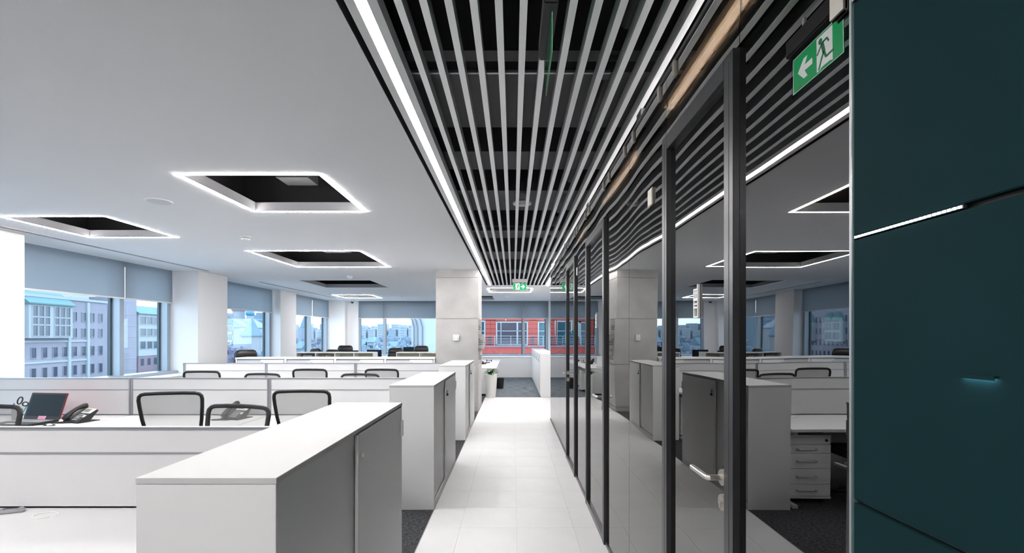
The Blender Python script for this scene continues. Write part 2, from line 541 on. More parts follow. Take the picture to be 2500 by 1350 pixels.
WL = ['tall window beside the desks out of view', 'tall window looking onto the lilac stone building', 'tall window looking onto the blue church dome', 'tall window in the far left corner']
for i, (a0, a1, ml) in enumerate(WIN):
    window(i+1, a0, a1, ml, XW, 'y', WL[i], 0.68)

def blind(a0, a1, plane, axis, label):
    z0 = 2.29
    t = thing('roller_blind', label, 'blind', ((plane, (a0+a1)/2, z0) if axis == 'y' else ((a0+a1)/2, plane, z0)), 0, 'grey roller blinds pulled a third down')
    w_ = (a1-a0)/2
    def bx(u0, u1, d0, d1, zz0, zz1):
        return (d0, d1, u0, u1, zz0, zz1) if axis == 'y' else (u0, u1, -d1, -d0, zz0, zz1)
    MB().box(*bx(-w_, w_, -0.0008, 0.0008, 0.02, 0.705)).build('fabric', 'blind_fabric', t)
    MB().box(*bx(-w_, w_, -0.007, 0.007, 0.0, 0.028)).build('hem_bar', 'silver_plastic', t, 0.002)
XBL = XW+0.20
blind(2.24, 3.88, XBL, 'y', 'roller blind beside the bare desk, half further from the lilac building')
blind(3.92, 5.5, XBL, 'y', 'roller blind beside the bare desk, half closer to the lilac building')
blind(6.66, 8.993, XBL, 'y', 'wide roller blind over the view of the lilac building')
blind(9.007, 10.24, XBL, 'y', 'narrow roller blind next to the deep white pier by the lilac building view')
blind(11.36, 14.48, XBL, 'y', 'roller blind over the view of the church dome')
blind(15.62, 17.38, XBL, 'y', 'roller blind in far left bay, on the side nearer the church view')
blind(17.42, 18.94, XBL, 'y', 'roller blind in far left bay, on the side nearer the corner')
# ceiling slot diffusers along the windows
for (y0, y1, lab) in ((4.0, 10.3, 'long slot air diffuser in ceiling before the lilac building window'), (12.4, 17.8, 'long slot air diffuser in ceiling near the far left bay')):
    t = thing('slot_diffuser', lab, 'air vent', (-6.56, (y0+y1)/2, ZC), 0, 'slot diffusers along the windows')
    h = (y1-y0)/2
    m = MB(); m.box(-0.05, -0.042, -h, h, -0.004, 0.0); m.box(-0.004, 0.004, -h, h, -0.004, 0); m.box(0.042, 0.05, -h, h, -0.004, 0)
    m.build('frame', 'ceiling_paint', t)
    m = MB(); m.box(-0.036, -0.012, -h, h, -0.003, -0.001)
    m.build('slot', 'gap_black', t)
    MB().box(0.012, 0.036, -h, h, -0.003, -0.001).build('slot', 'gap_black', t)

# far wall -----------------------------------------------------------
struct(B(-7.555, -6.22, YF-0.12, YF+0.055, 0, ZC).build('wall_far', 'wall_paint'), 'white pier in the far left corner')
struct(B(-2.9, -2.0, YF-0.12, YF+0.055, 0, ZC).build('wall_far', 'wall_paint'), 'white pier of the far wall behind the pillar')
struct(B(1.42, 1.75, YF-0.6, YF+0.055, 0, ZC).build('wall_far', 'wall_paint'), 'white pier at the right end of the far wall')
window(5, -6.22, -2.9, [-5.19], YF, 'x', 'wide far window looking over the hazy city', 0.95)
window(6, -2.0, 1.42, [0.43], YF, 'x', 'wide far window looking onto the red building', 0.95)
blind(-6.18, -5.21, YF-0.2, 'x', 'narrow roller blind over the hazy city view, beside the white corner pier')
blind(-5.17, -2.94, YF-0.2, 'x', 'wide roller blind over the hazy city view')
blind(-1.96, 0.41, YF-0.2, 'x', 'wide roller blind above the red building view')
blind(0.45, 1.38, YF-0.2, 'x', 'narrow roller blind above the red building view')
struct(B(-2.0, 1.42, YF-0.962, YF-0.95, 0.0, 0.11).build('baseboard_far', 'wall_paint'))
# right side ----------------------------------------------------------
struct(B(XR, XR+0.15, YGE, YF+0.2, 0, ZC+0.1).build('wall_right', 'wall_paint'), 'white wall beside the rear cabinets')
struct(B(XG+0.02, XR+0.15, YGE, YGE+0.1, 0, 2.98).build('wall_right', 'wall_paint'), 'white end wall of the glazed rooms')
struct(B(4.0, 4.2, YB, YGE+0.1, 0, 3.7).build('wall_right', 'unlit_room'), 'dark back wall of the rooms behind the glass')
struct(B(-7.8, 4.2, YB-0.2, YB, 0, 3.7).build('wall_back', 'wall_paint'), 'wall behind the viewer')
struct(B(1.06, 4.1, YB, YGE+0.1, ZC-0.02, ZC).build('ceiling', 'unlit_room'), 'dark ceiling of the glazed rooms')
struct(B(XG+0.3, 4.0, YB, YGE, -0.003, -0.001).build('floor', 'unlit_room'), 'dark floor of the glazed rooms')  # blackened sheet over the floor, painting the unlit rooms dark
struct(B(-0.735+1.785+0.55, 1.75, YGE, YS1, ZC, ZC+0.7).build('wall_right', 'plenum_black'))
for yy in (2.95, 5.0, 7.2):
    struct(B(XG+0.06, 4.0, yy-0.05, yy+0.05, 0, 2.98).build('wall_right', 'unlit_room'), 'dark cross wall between the glazed rooms')

# pillar -------------------------------------------------------------
pl = thing('concrete_pillar', 'square concrete clad pillar beside the white corridor floor', 'pillar', (-1.18, 10.65, 0))
PX0, PX1, PY0, PY1 = -0.45, 0.446, -0.55, 0.55
B(PX0+0.012, PX1-0.012, PY0+0.012, PY1-0.012, 0, ZC).build('core', 'concrete_dark', pl)
for (z0, z1) in ((0.10, 0.995), (1.003, 1.958), (1.966, 2.826), (2.834, ZC)):
    B(PX0, PX1, PY0, PY1, z0, z1).build('cladding_panel', 'concrete', pl, 0.003)
B(PX0, PX1, PY0, PY1, 0, 0.09).build('plinth', 'concrete', pl, 0.003)
def sign_block(z0, rz, prot, lab):
    s_ = 0.30
    t = thing('sign_block', lab, 'sign', (-1.18+PX1+prot-0.10, 10.32, z0), rz, 'stacked sign blocks on the pillar')
    B(-0.10, 0.10, -0.16, 0.16, 0.0, 0.312).build('block', 'concrete', t, 0.003)
    for k, (wd) in enumerate((0.10, 0.2, 0.22, 0.2)):
        B(0.100, 0.1015, -0.13, -0.13+wd, 0.20-0.036*k, 0.215-0.036*k).build('text_line', 'text_dark', t)
        B(-0.02, -0.02+wd*0.48, -0.1615, -0.16, 0.20-0.036*k, 0.213-0.036*k).build('text_line', 'text_dark', t)
sign_block(1.642, 0.22, 0.03, 'topmost text block turned on the pillar side')
sign_block(1.324, 0.0, 0.115, 'middle text block jutting out of the pillar side')
sign_block(1.006, -0.22, 0.03, 'lowest text block turned on the pillar side')
t = thing('wall_sounder', 'small white square sounder on the concrete pillar', 'alarm', (*px(1114, 824, 10.1),))
t.location.y = 10.1
B(-0.062, 0.062, -0.045, 0, -0.062, 0.062).build('body', 'white_plastic', t, 0.006)
for k in range(3):
    a = PI/2 + k*2*PI/3
    m = MB().tube([(0.036*math.cos(a+q*0.14), -0.046, 0.036*math.sin(a+q*0.14)) for q in range(-4, 5)], 0.0055, 6)
    m.build('sound_slot', 'grey_plastic', t)
MB().tube([(0, -0.047, 0), (0, -0.044, 0)], 0.02, 14).build('centre_cap', 'white_plastic', t)

# ------------------------------------------------------------------ glass partition and doors
GT = 2.81
gw = struct(empty('wall_right', (XG, 0, 0)), 'frameless dark reflecting glass partition along the corridor')
gw.name = 'wall_glass'
def gp(y0, y1, z0, z1):
    B(0.0, 0.010, y0+0.002, y1-0.002, z0, z1).build('glass_panel', 'partition_glass', gw)
DOORS = [(1.51, 2.23), (3.66, 4.60), (5.42, 6.30)]
gp(1.012, 1.51, 0.03, GT)
for (a, b) in DOORS: gp(a, b, 2.515, GT)
gp(2.23, 2.945, 0.03, GT); gp(2.945, 3.66, 0.03, GT); gp(4.60, 5.42, 0.03, GT)
gp(6.30, 7.26, 0.03, GT); gp(7.26, 8.17, 0.03, GT); gp(8.17, YGE, 0.03, GT)
for (y0, y1) in ((1.012, 1.51), (2.23, 3.66), (4.60, 5.42), (6.30, YGE)):
    B(-0.008, 0.018, y0, y1, 0.0, 0.03).build('floor_channel', 'frame_black', gw)
B(-0.006, 0.016, 1.012, YGE, GT-0.006, GT+0.012).build('head_channel', 'frame_black', gw)
clip = B(-0.009, 0.018, -0.020, 0.020, -0.055, 0.015).mesh('glass_clip', 'clip_metal', 0.003)
for yj in (2.22, 2.945, 3.66, 4.60, 5.42, 6.30, 7.26, 8.17):
    for s_ in (-0.11, 0.11):
        o = bpy.data.objects.new('glass_clip', clip); COL.objects.link(o); o.parent = gw; o.location = (0, yj+s_, GT-0.01)
plate = B(-0.010, -0.001, -0.04, 0.04, -0.045, 0.045).mesh('square_plate', 'clip_metal', 0.004)
for yj, z in ((2.47, 2.315), (5.3, 2.315)):
    o = bpy.data.objects.new('square_plate', plate); COL.objects.link(o); o.parent = gw; o.location = (0, yj, z)
B(-0.012, -0.001, 1.014, 1.068, 2.292, 2.40).build('glass_clip', 'clip_metal', gw, 0.006)

def door(n, y0, y1, handle_far, label):
    t = struct(empty('door_%d' % n, (XG, y0, 0)), label)
    w_ = y1-y0; H = 2.51; fw = 0.066; p = -0.021
    def member(x):   # stile or rail: bevelled frame piece
        return x
    B(p, 0.03, 0, fw, 0, H).build('jamb', 'frame_black', t, 0.0015)
    B(p, 0.03, w_-fw, w_, 0, H).build('jamb', 'frame_black', t, 0.0015)
    B(p, 0.03, fw, w_-fw, H-fw, H).build('head', 'frame_black', t, 0.0015)
    B(p+0.002, 0.03, fw, w_-fw, 0.0, 0.05).build('bottom_rail', 'frame_black', t, 0.0015)
    for yy in (0.028, w_-0.040):   # fine shadow groove in the jambs
        B(p-0.0006, p+0.001, yy, yy+0.0025, 0, H-0.03).build('groove', 'gap_black', t)
    B(0.0, 0.010, fw, w_-fw, 0.05, H-fw).build('leaf_glass', 'partition_glass', t)
    hy = w_-0.105 if handle_far else 0.105
    d = -1 if handle_far else 1
    hd = MB()
    for sx in (-1, 1):
        x0 = 0.0 if sx < 0 else 0.010
        hd.tube([(x0, hy, 1.122), (x0+sx*0.012, hy, 1.122)], 0.027, 24)
    hb = hd.build('handle_rose', 'steel', t, smooth=False)
    for sx in (-1, 1):
        x0 = 0.0 if sx < 0 else 0.010
        pts = [(x0+sx*0.010, hy, 1.122), (x0+sx*0.052, hy, 1.122), (x0+sx*0.0585, hy+d*0.004, 1.122), (x0+sx*0.060, hy+d*0.012, 1.122), (x0+sx*0.060, hy+d*0.135, 1.122)]
        MB().tube(pts, 0.0098, 14).build('lever', 'steel', hb, smooth=False)
    m = MB()
    m.tube([(0.0, hy, 1.038), (-0.012, hy, 1.038)], 0.027, 24)
    ky = m.build('key_rose', 'steel', t)
    m = MB(); m.tube([(-0.012, hy, 1.043), (-0.018, hy, 1.043)], 0.009, 14); m.box(-0.019, -0.012, hy-0.004, hy+0.004, 1.020, 1.040)
    m.build('lock_cylinder', 'clip_metal', ky)
    return t
DL = ['glass door in a black frame nearest the teal wall', 'middle glass door in a black frame', 'glass door in a black frame furthest down the corridor']
for i, (a, b) in enumerate(DOORS): door(i+1, a, b, i == 2, DL[i])

def door_sign(y, green, lab):
    t = thing('door_sign', lab, 'sign', (XG-0.001, y, 1.67), 0, 'cut-out door signs on the glass doors')
    m = MB(); d0, d1 = -0.009, 0
    m.box(d0, d1, -0.021, -0.015, 0.0, 0.128); m.box(d0, d1, 0.015, 0.021, 0.0, 0.112)
    for z0, z1 in ((0, 0.006), (0.036, 0.042), (0.050, 0.056), (0.066, 0.076), (0.094, 0.100), (0.106, 0.112)):
        m.box(d0, d1, -0.015, 0.015, z0, z1)
    m.box(d0, d1, -0.004, 0.003, 0.074, 0.108)
    m.build('cut_out_plate', 'white_plastic', t)
    if green: B(d0+0.004, -0.001, -0.02, 0.02, -0.045, -0.002).build('sticker', 'green_sticker', t)
door_sign(1.85, False, 'white cut-out sign on the glass door nearest the teal wall')
door_sign(4.08, False, 'white cut-out sign on the middle glass door')
door_sign(5.78, True, 'white cut-out sign with a green sticker below it')

# teal glass wall ------------------------------------------------------
tw = struct(empty('wall_right', (XG, 0, 0)), 'dark teal lacquered glass wall')
tw.name = 'wall_teal'
TY0, TY1 = YB, 0.985
B(-0.014, 0.10, TY0, TY1, 0.0, 1.258).build('teal_panel', 'teal_glass', tw, 0.0015)
B(-0.014, 0.10, TY0, TY1, 1.266, 1.796).build('teal_panel', 'teal_glass', tw, 0.0015)
B(-0.014, 0.10, TY0, TY1, 1.806, ZC).build('teal_panel', 'teal_glass', tw, 0.0015)
B(0.0, 0.09, TY0, TY1, 1.2, 1.9).build('backing', 'gap_black', tw)
B(-0.0150, 0.0, 0.985, 0.993, 0, GT).build('edge_strip', 'teal_edge', tw, 0.002)
B(-0.006, 0.012, 0.993, 1.010, 0, GT).build('edge_profile', 'rail_grey', tw, 0.001)
B(-0.020, -0.014, 0.930, 0.985, 2.282, 2.40).build('glass_clip', 'clip_metal', tw, 0.006)
lt = thing('strip_lamp', 'dotted cool strip lamp in the joint of the teal wall', 'strip lamp', (XG-0.014, 0, 1.797))
B(0.0, 0.006, 0.745, 0.984, 0.002, 0.008).build('strip_base', 'teal_lamp_strip', lt)
n_ = 26
dm = B(-0.0015, 0.0015, -0.0026, 0.0026, 0, 0.0035).mesh('diode', 'led_cool')
for k in range(n_):
    o = bpy.data.objects.new('diode', dm); COL.objects.link(o); o.parent = lt; o.location = (-0.0005, 0.75+0.0091*k, 0.0030)
lt = thing('reflection_glow', 'small cool glow imitating a reflection in the teal wall', 'imitated reflection', (XG-0.014, 0, 1.538))  # made-up glowing slot, drawn where a reflection shows on the wall
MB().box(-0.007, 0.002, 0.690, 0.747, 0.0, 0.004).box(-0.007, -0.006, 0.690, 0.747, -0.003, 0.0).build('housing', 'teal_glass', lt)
B(-0.005, -0.003, 0.693, 0.744, -0.0012, 0.0).build('light_strip', 'reflection_emit', lt)  # glow of the imitated reflection, no real lamp

# ------------------------------------------------------------------ exit signs
def exit_sign(loc, rz, label, wd=0.345, plate_margin=0.012):
    t = thing('exit_sign', label, 'exit sign', loc, rz)
    # local: face towards -Y, width along X, z up from plate bottom
    h = 0.172; w = wd/2
    B(-w-plate_margin, w+plate_margin, -0.003, 0.003, 0.0, h+plate_margin).build('acrylic_plate', 'acrylic', t)
    z0 = 0.012; hh = 0.158
    for fy in (-1,):
        gpl = B(-w+0.004, w-0.004, -0.0055, -0.0032, z0, z0+hh).build('pictogram', 'sign_green', t)
        F = lambda a, b, d: (-w+0.004+a*(wd-0.008), d, z0+b*hh)
        def sh(poly, d0, d1, mm, nm): MB().prism(poly, F, d0, d1).build(nm, mm, gpl)
        sh([(0.19, 0.06), (0.19, 0.94), (0.49, 0.94), (0.49, 0.06), (0.42, 0.06), (0.40, 0.10), (0.24, 0.10)], -0.0062, -0.0055, 'sign_white', 'door_symbol')
        sh([(0.0, 0.0), (1.0, 0.0), (1.0, 0.015), (0.0, 0.015)], -0.0062, -0.0055, 'sign_white', 'border')
        sh([(0.0, 0.985), (1.0, 0.985), (1.0, 1.0), (0.0, 1.0)], -0.0062, -0.0055, 'sign_white', 'border')
        sh([(0.0, 0.0), (0.008, 0.0), (0.008, 1.0), (0.0, 1.0)], -0.0062, -0.0055, 'sign_white', 'border')
        sh([(0.992, 0.0), (1.0, 0.0), (1.0, 1.0), (0.992, 1.0)], -0.0062, -0.0055, 'sign_white', 'border')
        # right-pointing arrow
        sh([(0.58, 0.42), (0.58, 0.58), (0.74, 0.58), (0.68, 0.78), (0.76, 0.78), (0.89, 0.50), (0.76, 0.22), (0.68, 0.22), (0.74, 0.42)], -0.0062, -0.0055, 'sign_white', 'arrow')
        # running figure
        m = MB()
        asp = (wd-0.008)/hh
        def limb(p, q, r):
            dx, dy = (q[0]-p[0])*asp, q[1]-p[1]
            L = math.hypot(dx, dy); nx, nyy = -dy/L*r, dx/L*r
            m.prism([(p[0]+nx/asp, p[1]+nyy), (q[0]+nx/asp, q[1]+nyy), (q[0]-nx/asp, q[1]-nyy), (p[0]-nx/asp, p[1]-nyy)], F, -0.0068, -0.0062)
        m.prism([(0.415+0.036*math.cos(a*PI/8), 0.80+0.078*math.sin(a*PI/8)) for a in range(16)], F, -0.0068, -0.0062)
        limb((0.385, 0.74), (0.345, 0.44), 0.06)
        limb((0.39, 0.70), (0.45, 0.56), 0.028); limb((0.45, 0.56), (0.48, 0.50), 0.026)
        limb((0.375, 0.72), (0.29, 0.74), 0.028); limb((0.29, 0.74), (0.255, 0.62), 0.026)
        limb((0.35, 0.46), (0.40, 0.30), 0.036); limb((0.40, 0.30), (0.45, 0.08), 0.030)
        limb((0.345, 0.46), (0.31, 0.28), 0.036); limb((0.31, 0.28), (0.17, 0.30), 0.030)
        m.build('running_figure', 'sign_man', gpl)
        for k in range(5):
            sh([(0.80+0.03*k, 0.05), (0.822+0.03*k, 0.05), (0.822+0.03*k, 0.085), (0.80+0.03*k, 0.085)], -0.0060, -0.0055, 'lcd', 'small_print')
    B(-w-0.02, w+0.02, -0.028, 0.028, h+0.014, h+0.095).build('housing', 'grey_plastic' if rz == 0 else 'black_plastic', t, 0.006)
    zt = ZC+0.02-loc[2]
    MB().box(-0.10, -0.085, -0.006, 0.006, h+0.09, zt).build('bracket', 'grey_plastic', t)
    MB().box(0.085, 0.10, -0.006, 0.006, h+0.09, zt).build('bracket', 'grey_plastic', t)
    return t
exit_sign((0.155, 11.0, 2.64), 0.0, 'green exit sign with arrow hung across the corridor', 0.32, 0.004)
exit_sign((0.146, 2.02, 2.685), PI/2, 'green exit sign hung edge-on beside the glass doors')

# ceiling fittings
t = thing('ceiling_speaker', 'round flush white speaker in the plaster ceiling', 'speaker', (-3.68, 4.97, ZC))
MB().lathe([(0.128, 0), (0.128, -0.005), (0.120, -0.008), (0.104, -0.008), (0.104, -0.004), (0.0, -0.006)], 32).build('grille_ring', 'white_plastic', t)
MB().lathe([(0.103, -0.0062), (0.103, -0.0075), (0.02, -0.009)], 32).build('grille', 'silver_plastic', t)
def detector(x, y, s_, lab):
    t = thing('smoke_detector', lab, 'smoke detector', (x, y, ZC), 0, 'smoke detectors on the white ceiling')
    MB().lathe([(0.055*s_, 0), (0.058*s_, -0.012*s_), (0.05*s_, -0.016*s_)], 20).build('base', 'white_plastic', t)
    MB().lathe([(0.040*s_, -0.016*s_), (0.042*s_, -0.024*s_)], 20).build('vent_ring', 'grey_plastic', t)
    MB().lathe([(0.046*s_, -0.024*s_), (0.044*s_, -0.040*s_), (0.03*s_, -0.048*s_), (0.0, -0.049*s_)], 20).build('cap', 'white_plastic', t)
detector(-3.76, 6.73, 1.3, 'white smoke detector before the large lit ceiling frame')
detector(-3.82, 11.2, 1.2, 'white smoke detector beside the large unlit ceiling recess')
detector(-3.85, 16.6, 1.2, 'white smoke detector beside the small lit ceiling frame')
detector(-0.22, 16.8, 1.2, 'white smoke detector behind the hanging exit sign')
t = thing('ceiling_speaker', 'round white speaker between the ceiling slats', 'speaker', (0.10, 5.2, ZC+0.03))
MB().lathe([(0.10, 0), (0.105, 0.012), (0.09, 0.03), (0.06, 0.04)], 32).build('housing', 'white_plastic', t, smooth=False)
MB().lathe([(0.055, -0.012), (0.06, 0.0)], 24).build('cone', 'silver_plastic', t)
t = thing('dome_camera', 'small dark dome camera in the far ceiling corner', 'camera', (-6.35, 18.9, ZC))
MB().lathe([(0.07, 0), (0.07, -0.05), (0.055, -0.055)], 20).build('base', 'silver_plastic', t)
MB().lathe([(0.055, -0.055), (0.055, -0.08), (0.035, -0.11), (0.0, -0.12)], 20).build('dome', 'black_plastic', t, smooth=True)

# ------------------------------------------------------------------ furniture
DK = 0.74
# low sliding-door cabinets along the corridor (doors face +X)
def side_cabinet(x0, x1, y0, y1, label, handles=True, key=False, h=1.145):
    w = x1-x0; d = y1-y0
    t = thing('sliding_cabinet', label, 'cabinet', (x0, y0, 0), 0, 'low sliding-door cabinets along the corridor')
    B(0, w, 0, d, h-0.0185, h).build('top_panel', 'cabinet_top_dimmed', t, 0.001)
    B(0.004, w-0.006, 0.004, d-0.004, h-0.021, h-0.018).build('shadow_joint', 'rail_grey', t)
    B(0.002, w-0.002, 0.001, 0.020, 0, h-0.020).build('side_panel', 'white_laminate', t, 0.001)
    B(0.002, w-0.002, d-0.020, d-0.001, 0, h-0.020).build('side_panel', 'white_laminate', t, 0.001)
    B(0.002, 0.018, 0.020, d-0.020, 0, h-0.020).build('back_panel', 'white_laminate', t)
    B(0.018, w-0.004, 0.020, d-0.020, 0.0, 0.055).build('plinth', 'white_laminate', t)
    B(0.018, w-0.026, 0.020, d-0.020, 0.055, 0.075).build('bottom_rail', 'aluminium', t)
    B(0.018, w-0.030, 0.020, d-0.020, 0.075, h-0.02).build('carcass', 'grey_plastic', t)
    dm = 0.47*d
    B(w-0.030, w-0.018, 0.021, dm+0.02, 0.075, h-0.045).build('sliding_door', 'door_laminate', t)
    B(w-0.030, w-0.016, 0.020, d-0.020, h-0.045, h-0.020).build('top_rail', 'door_laminate', t)
    dr = B(w-0.012, w+0.001, dm, d-0.021, 0.060, h-0.028).build('sliding_door', 'door_laminate', t, 0.001)
    B(w-0.012, w+0.003, dm-0.016, dm, 0.060, h-0.028).build('door_edge', 'white_laminate', dr)
    if handles:
        B(w-0.008, w+0.012, d-0.040, d-0.012, h-0.21, h-0.11).build('handle', 'white_laminate', dr, 0.002)
    m = MB().tube([(w+0.001, dm+0.045, h-0.135), (w+0.007, dm+0.045, h-0.135)], 0.013, 16)
    lk = m.build('lock', 'steel', dr)
    if key:
        B(w+0.006, w+0.012, dm+0.044, dm+0.047, h-0.185, h-0.13).build('key', 'black_plastic', lk)
        MB().tube([(w+0.009, dm+0.040, h-0.185), (w+0.009, dm+0.052, h-0.185)], 0.013, 10).build('key_fob', 'black_plastic', lk)
    B(w-0.017, w-0.0165+0.0003, 0.020, 0.026, 0.3, 0.85).build('finger_pull', 'grey_plastic', t)
    return t
side_cabinet(-1.143, -0.716, 1.447, 3.09, 'low white corridor cabinet with a bare brass lock, end of the first desk row', h=1.17)
side_cabinet(-1.140, -0.726, 4.40, 6.05, 'low white corridor cabinet with keys in its lock, middle of three', key=True)
side_cabinet(-1.140, -0.726, 7.33, 8.98, 'low white corridor cabinet in front of the concrete pillar', key=True)

# desk rows -----------------------------------------------------------
YR = [2.40, 5.205, 8.05]
ROWN = ['desk row with the bare desk', 'desk row with the open laptop', 'desk row closest to the pillar']
XD = [-1.145, -2.645, -4.145, -5.645]
def desk_screen(yc, xr, xl, label):
    t = thing('desk_screen', label, 'desk screen', (0, yc, 0.75), 0)
    n = 3
    edges = [xr] + XD[1:3] + [xl]
    for i in range(n):
        a, b = edges[i+1]+0.022, edges[i]-0.022
        B(a, b, -0.014, 0.014, -0.0075, 0.262).build('lower_panel', 'screen_laminate', t)
        B(a, b, -0.014, 0.014, 0.270, 0.379).build('upper_panel', 'screen_laminate', t)
        B(a, b, -0.016, 0.016, 0.259, 0.270).build('rail', 'rail_grey', t)
        B(a, b, -0.017, 0.017, 0.387, 0.395).build('top_rail', 'aluminium', t, 0.002)
        B(a, b, -0.016, 0.016, 0.379, 0.387).build('rail', 'rail_grey', t)  # dark strip painting the shadow line below the top rail
        B(a, b, -0.014, 0.014, -0.32, 0.0).build('modesty_panel', 'screen_laminate', t)
    for i in range(n+1):
        x = edges[i]
        m = MB()
        m.box(x-0.021, x-0.008, -0.020, 0.020, -0.30, 0.395); m.box(x+0.008, x+0.021, -0.020, 0.020, -0.30, 0.395)
        m.box(x-0.008, x+0.008, -0.015, 0.015, -0.30, 0.392)
        m.build('post', 'aluminium', t, 0.001)
for i in range(3):
    desk_screen(YR[i], XD[0]-0.004, -5.52 if i == 2 else -5.72, 'long white desk screen with aluminium posts, ' + ROWN[i])

def make_desk(w=1.49, d=0.79):
    t = empty('desk')
    B(-w/2, w/2, 0, d, DK-0.026, DK).build('tabletop', 'desk_laminate', t, 0.0015)
    for s_ in (-1, 1):
        x = s_*(w/2-0.06)
        m = MB(); m.box(x-0.025, x+0.025, 0.33, 0.41, 0.03, DK-0.06); 
        m.build('leg', 'silver_plastic', t)
        m = MB(); m.box(x-0.025, x+0.025, 0.05, d-0.05, 0.0, 0.03)
        m.build('foot', 'silver_plastic', t)
        m = MB(); m.box(x-0.02, x+0.02, 0.05, d-0.05, DK-0.06, DK-0.026)
        m.build('beam', 'silver_plastic', t)
    m = MB().lathe([(0.040, DK-0.001), (0.040, DK+0.003), (0.034, DK+0.004), (0.0, DK+0.002)], 24, 0.35, d-0.10)
    m.build('cable_grommet', 'white_plastic', t)
    return t
proto_desk = make_desk()
first = True
SEG = ['beside the corridor cabinet', 'in the middle of its row', 'near the windows']
for i, yc in enumerate(YR):
    for sd in (-1, 1):
        for k in range(3):
            xc = (XD[k]+XD[k+1])/2
            if first: o = proto_desk; first = False
            else: o = copy_tree(proto_desk)
            # near side: screen at +y ; far side mirrored by a half turn
            if sd < 0: o.location = (xc, yc-0.02-0.79, 0); o.rotation_euler.z = 0
            else: o.location = (xc, yc+0.02+0.79, 0); o.rotation_euler.z = PI
            tag(o, 'white desk %s, %s side, %s' % (SEG[k], 'rear-wall' if sd < 0 else 'far-window', ROWN[i]), 'desk', 'white desks in double rows')
# pedestals seen in the glass
def pedestal(x0, y0, label):
    t = thing('drawer_pedestal', label, 'drawer unit', (x0, y0, 0), 0, 'drawer pedestals under the desks')
    w, d, h = 0.40, 0.52, 0.655
    B(0, w, 0.0, d, h-0.016, h).build('top_panel', 'white_laminate', t, 0.001)
    B(0.005, w-0.005, 0.020, d, 0.075, h-0.016).build('body', 'white_laminate', t)
    B(0.0, w, 0.0, d, 0.055, 0.075).build('base_panel', 'white_laminate', t, 0.001)
    B(0.006, w-0.006, 0.002, 0.02, h-0.085, h-0.018).build('lock_rail', 'white_laminate', t, 0.001)
    MB().tube([(0.045, 0.002, h-0.05), (0.045, -0.004, h-0.05)], 0.013, 14).build('lock', 'black_plastic', t)
    zs = [h-0.088, h-0.170, h-0.315, h-0.460, 0.078]
    for k in range(4):
        dr = B(0.006, w-0.006, 0.0, 0.018, zs[k+1]+0.002, zs[k]-0.002).build('drawer', 'white_laminate', t, 0.001)
        zc = (zs[k]+zs[k+1])/2
        m = MB().tube([(0.14, 0.0, zc), (0.14, -0.022, zc), (0.15, -0.026, zc), (0.30, -0.026, zc), (0.31, -0.022, zc), (0.31, 0.0, zc)], 0.006, 8)
        m.build('handle', 'aluminium', dr)
    for (cx_, cy_) in ((0.05, 0.06), (w-0.05, 0.06), (0.05, d-0.06), (w-0.05, d-0.06)):
        MB().tube([(cx_-0.012, cy_, 0.024), (cx_+0.012, cy_, 0.024)], 0.024, 12).build('caster', 'black_plastic', t)
        B(cx_-0.006, cx_+0.006, cy_-0.006, cy_+0.006, 0.03, 0.056).build('caster_stem', 'black_plastic', t)
pedestal(-1.60, 4.56, "white drawer pedestal under the laptop desk row by the corridor cabinet")
pedestal(-1.60, 7.42, "white drawer pedestal under the desk row closest to the pillar")
pedestal(-1.62, 1.80, "white drawer pedestal under the bare desk")

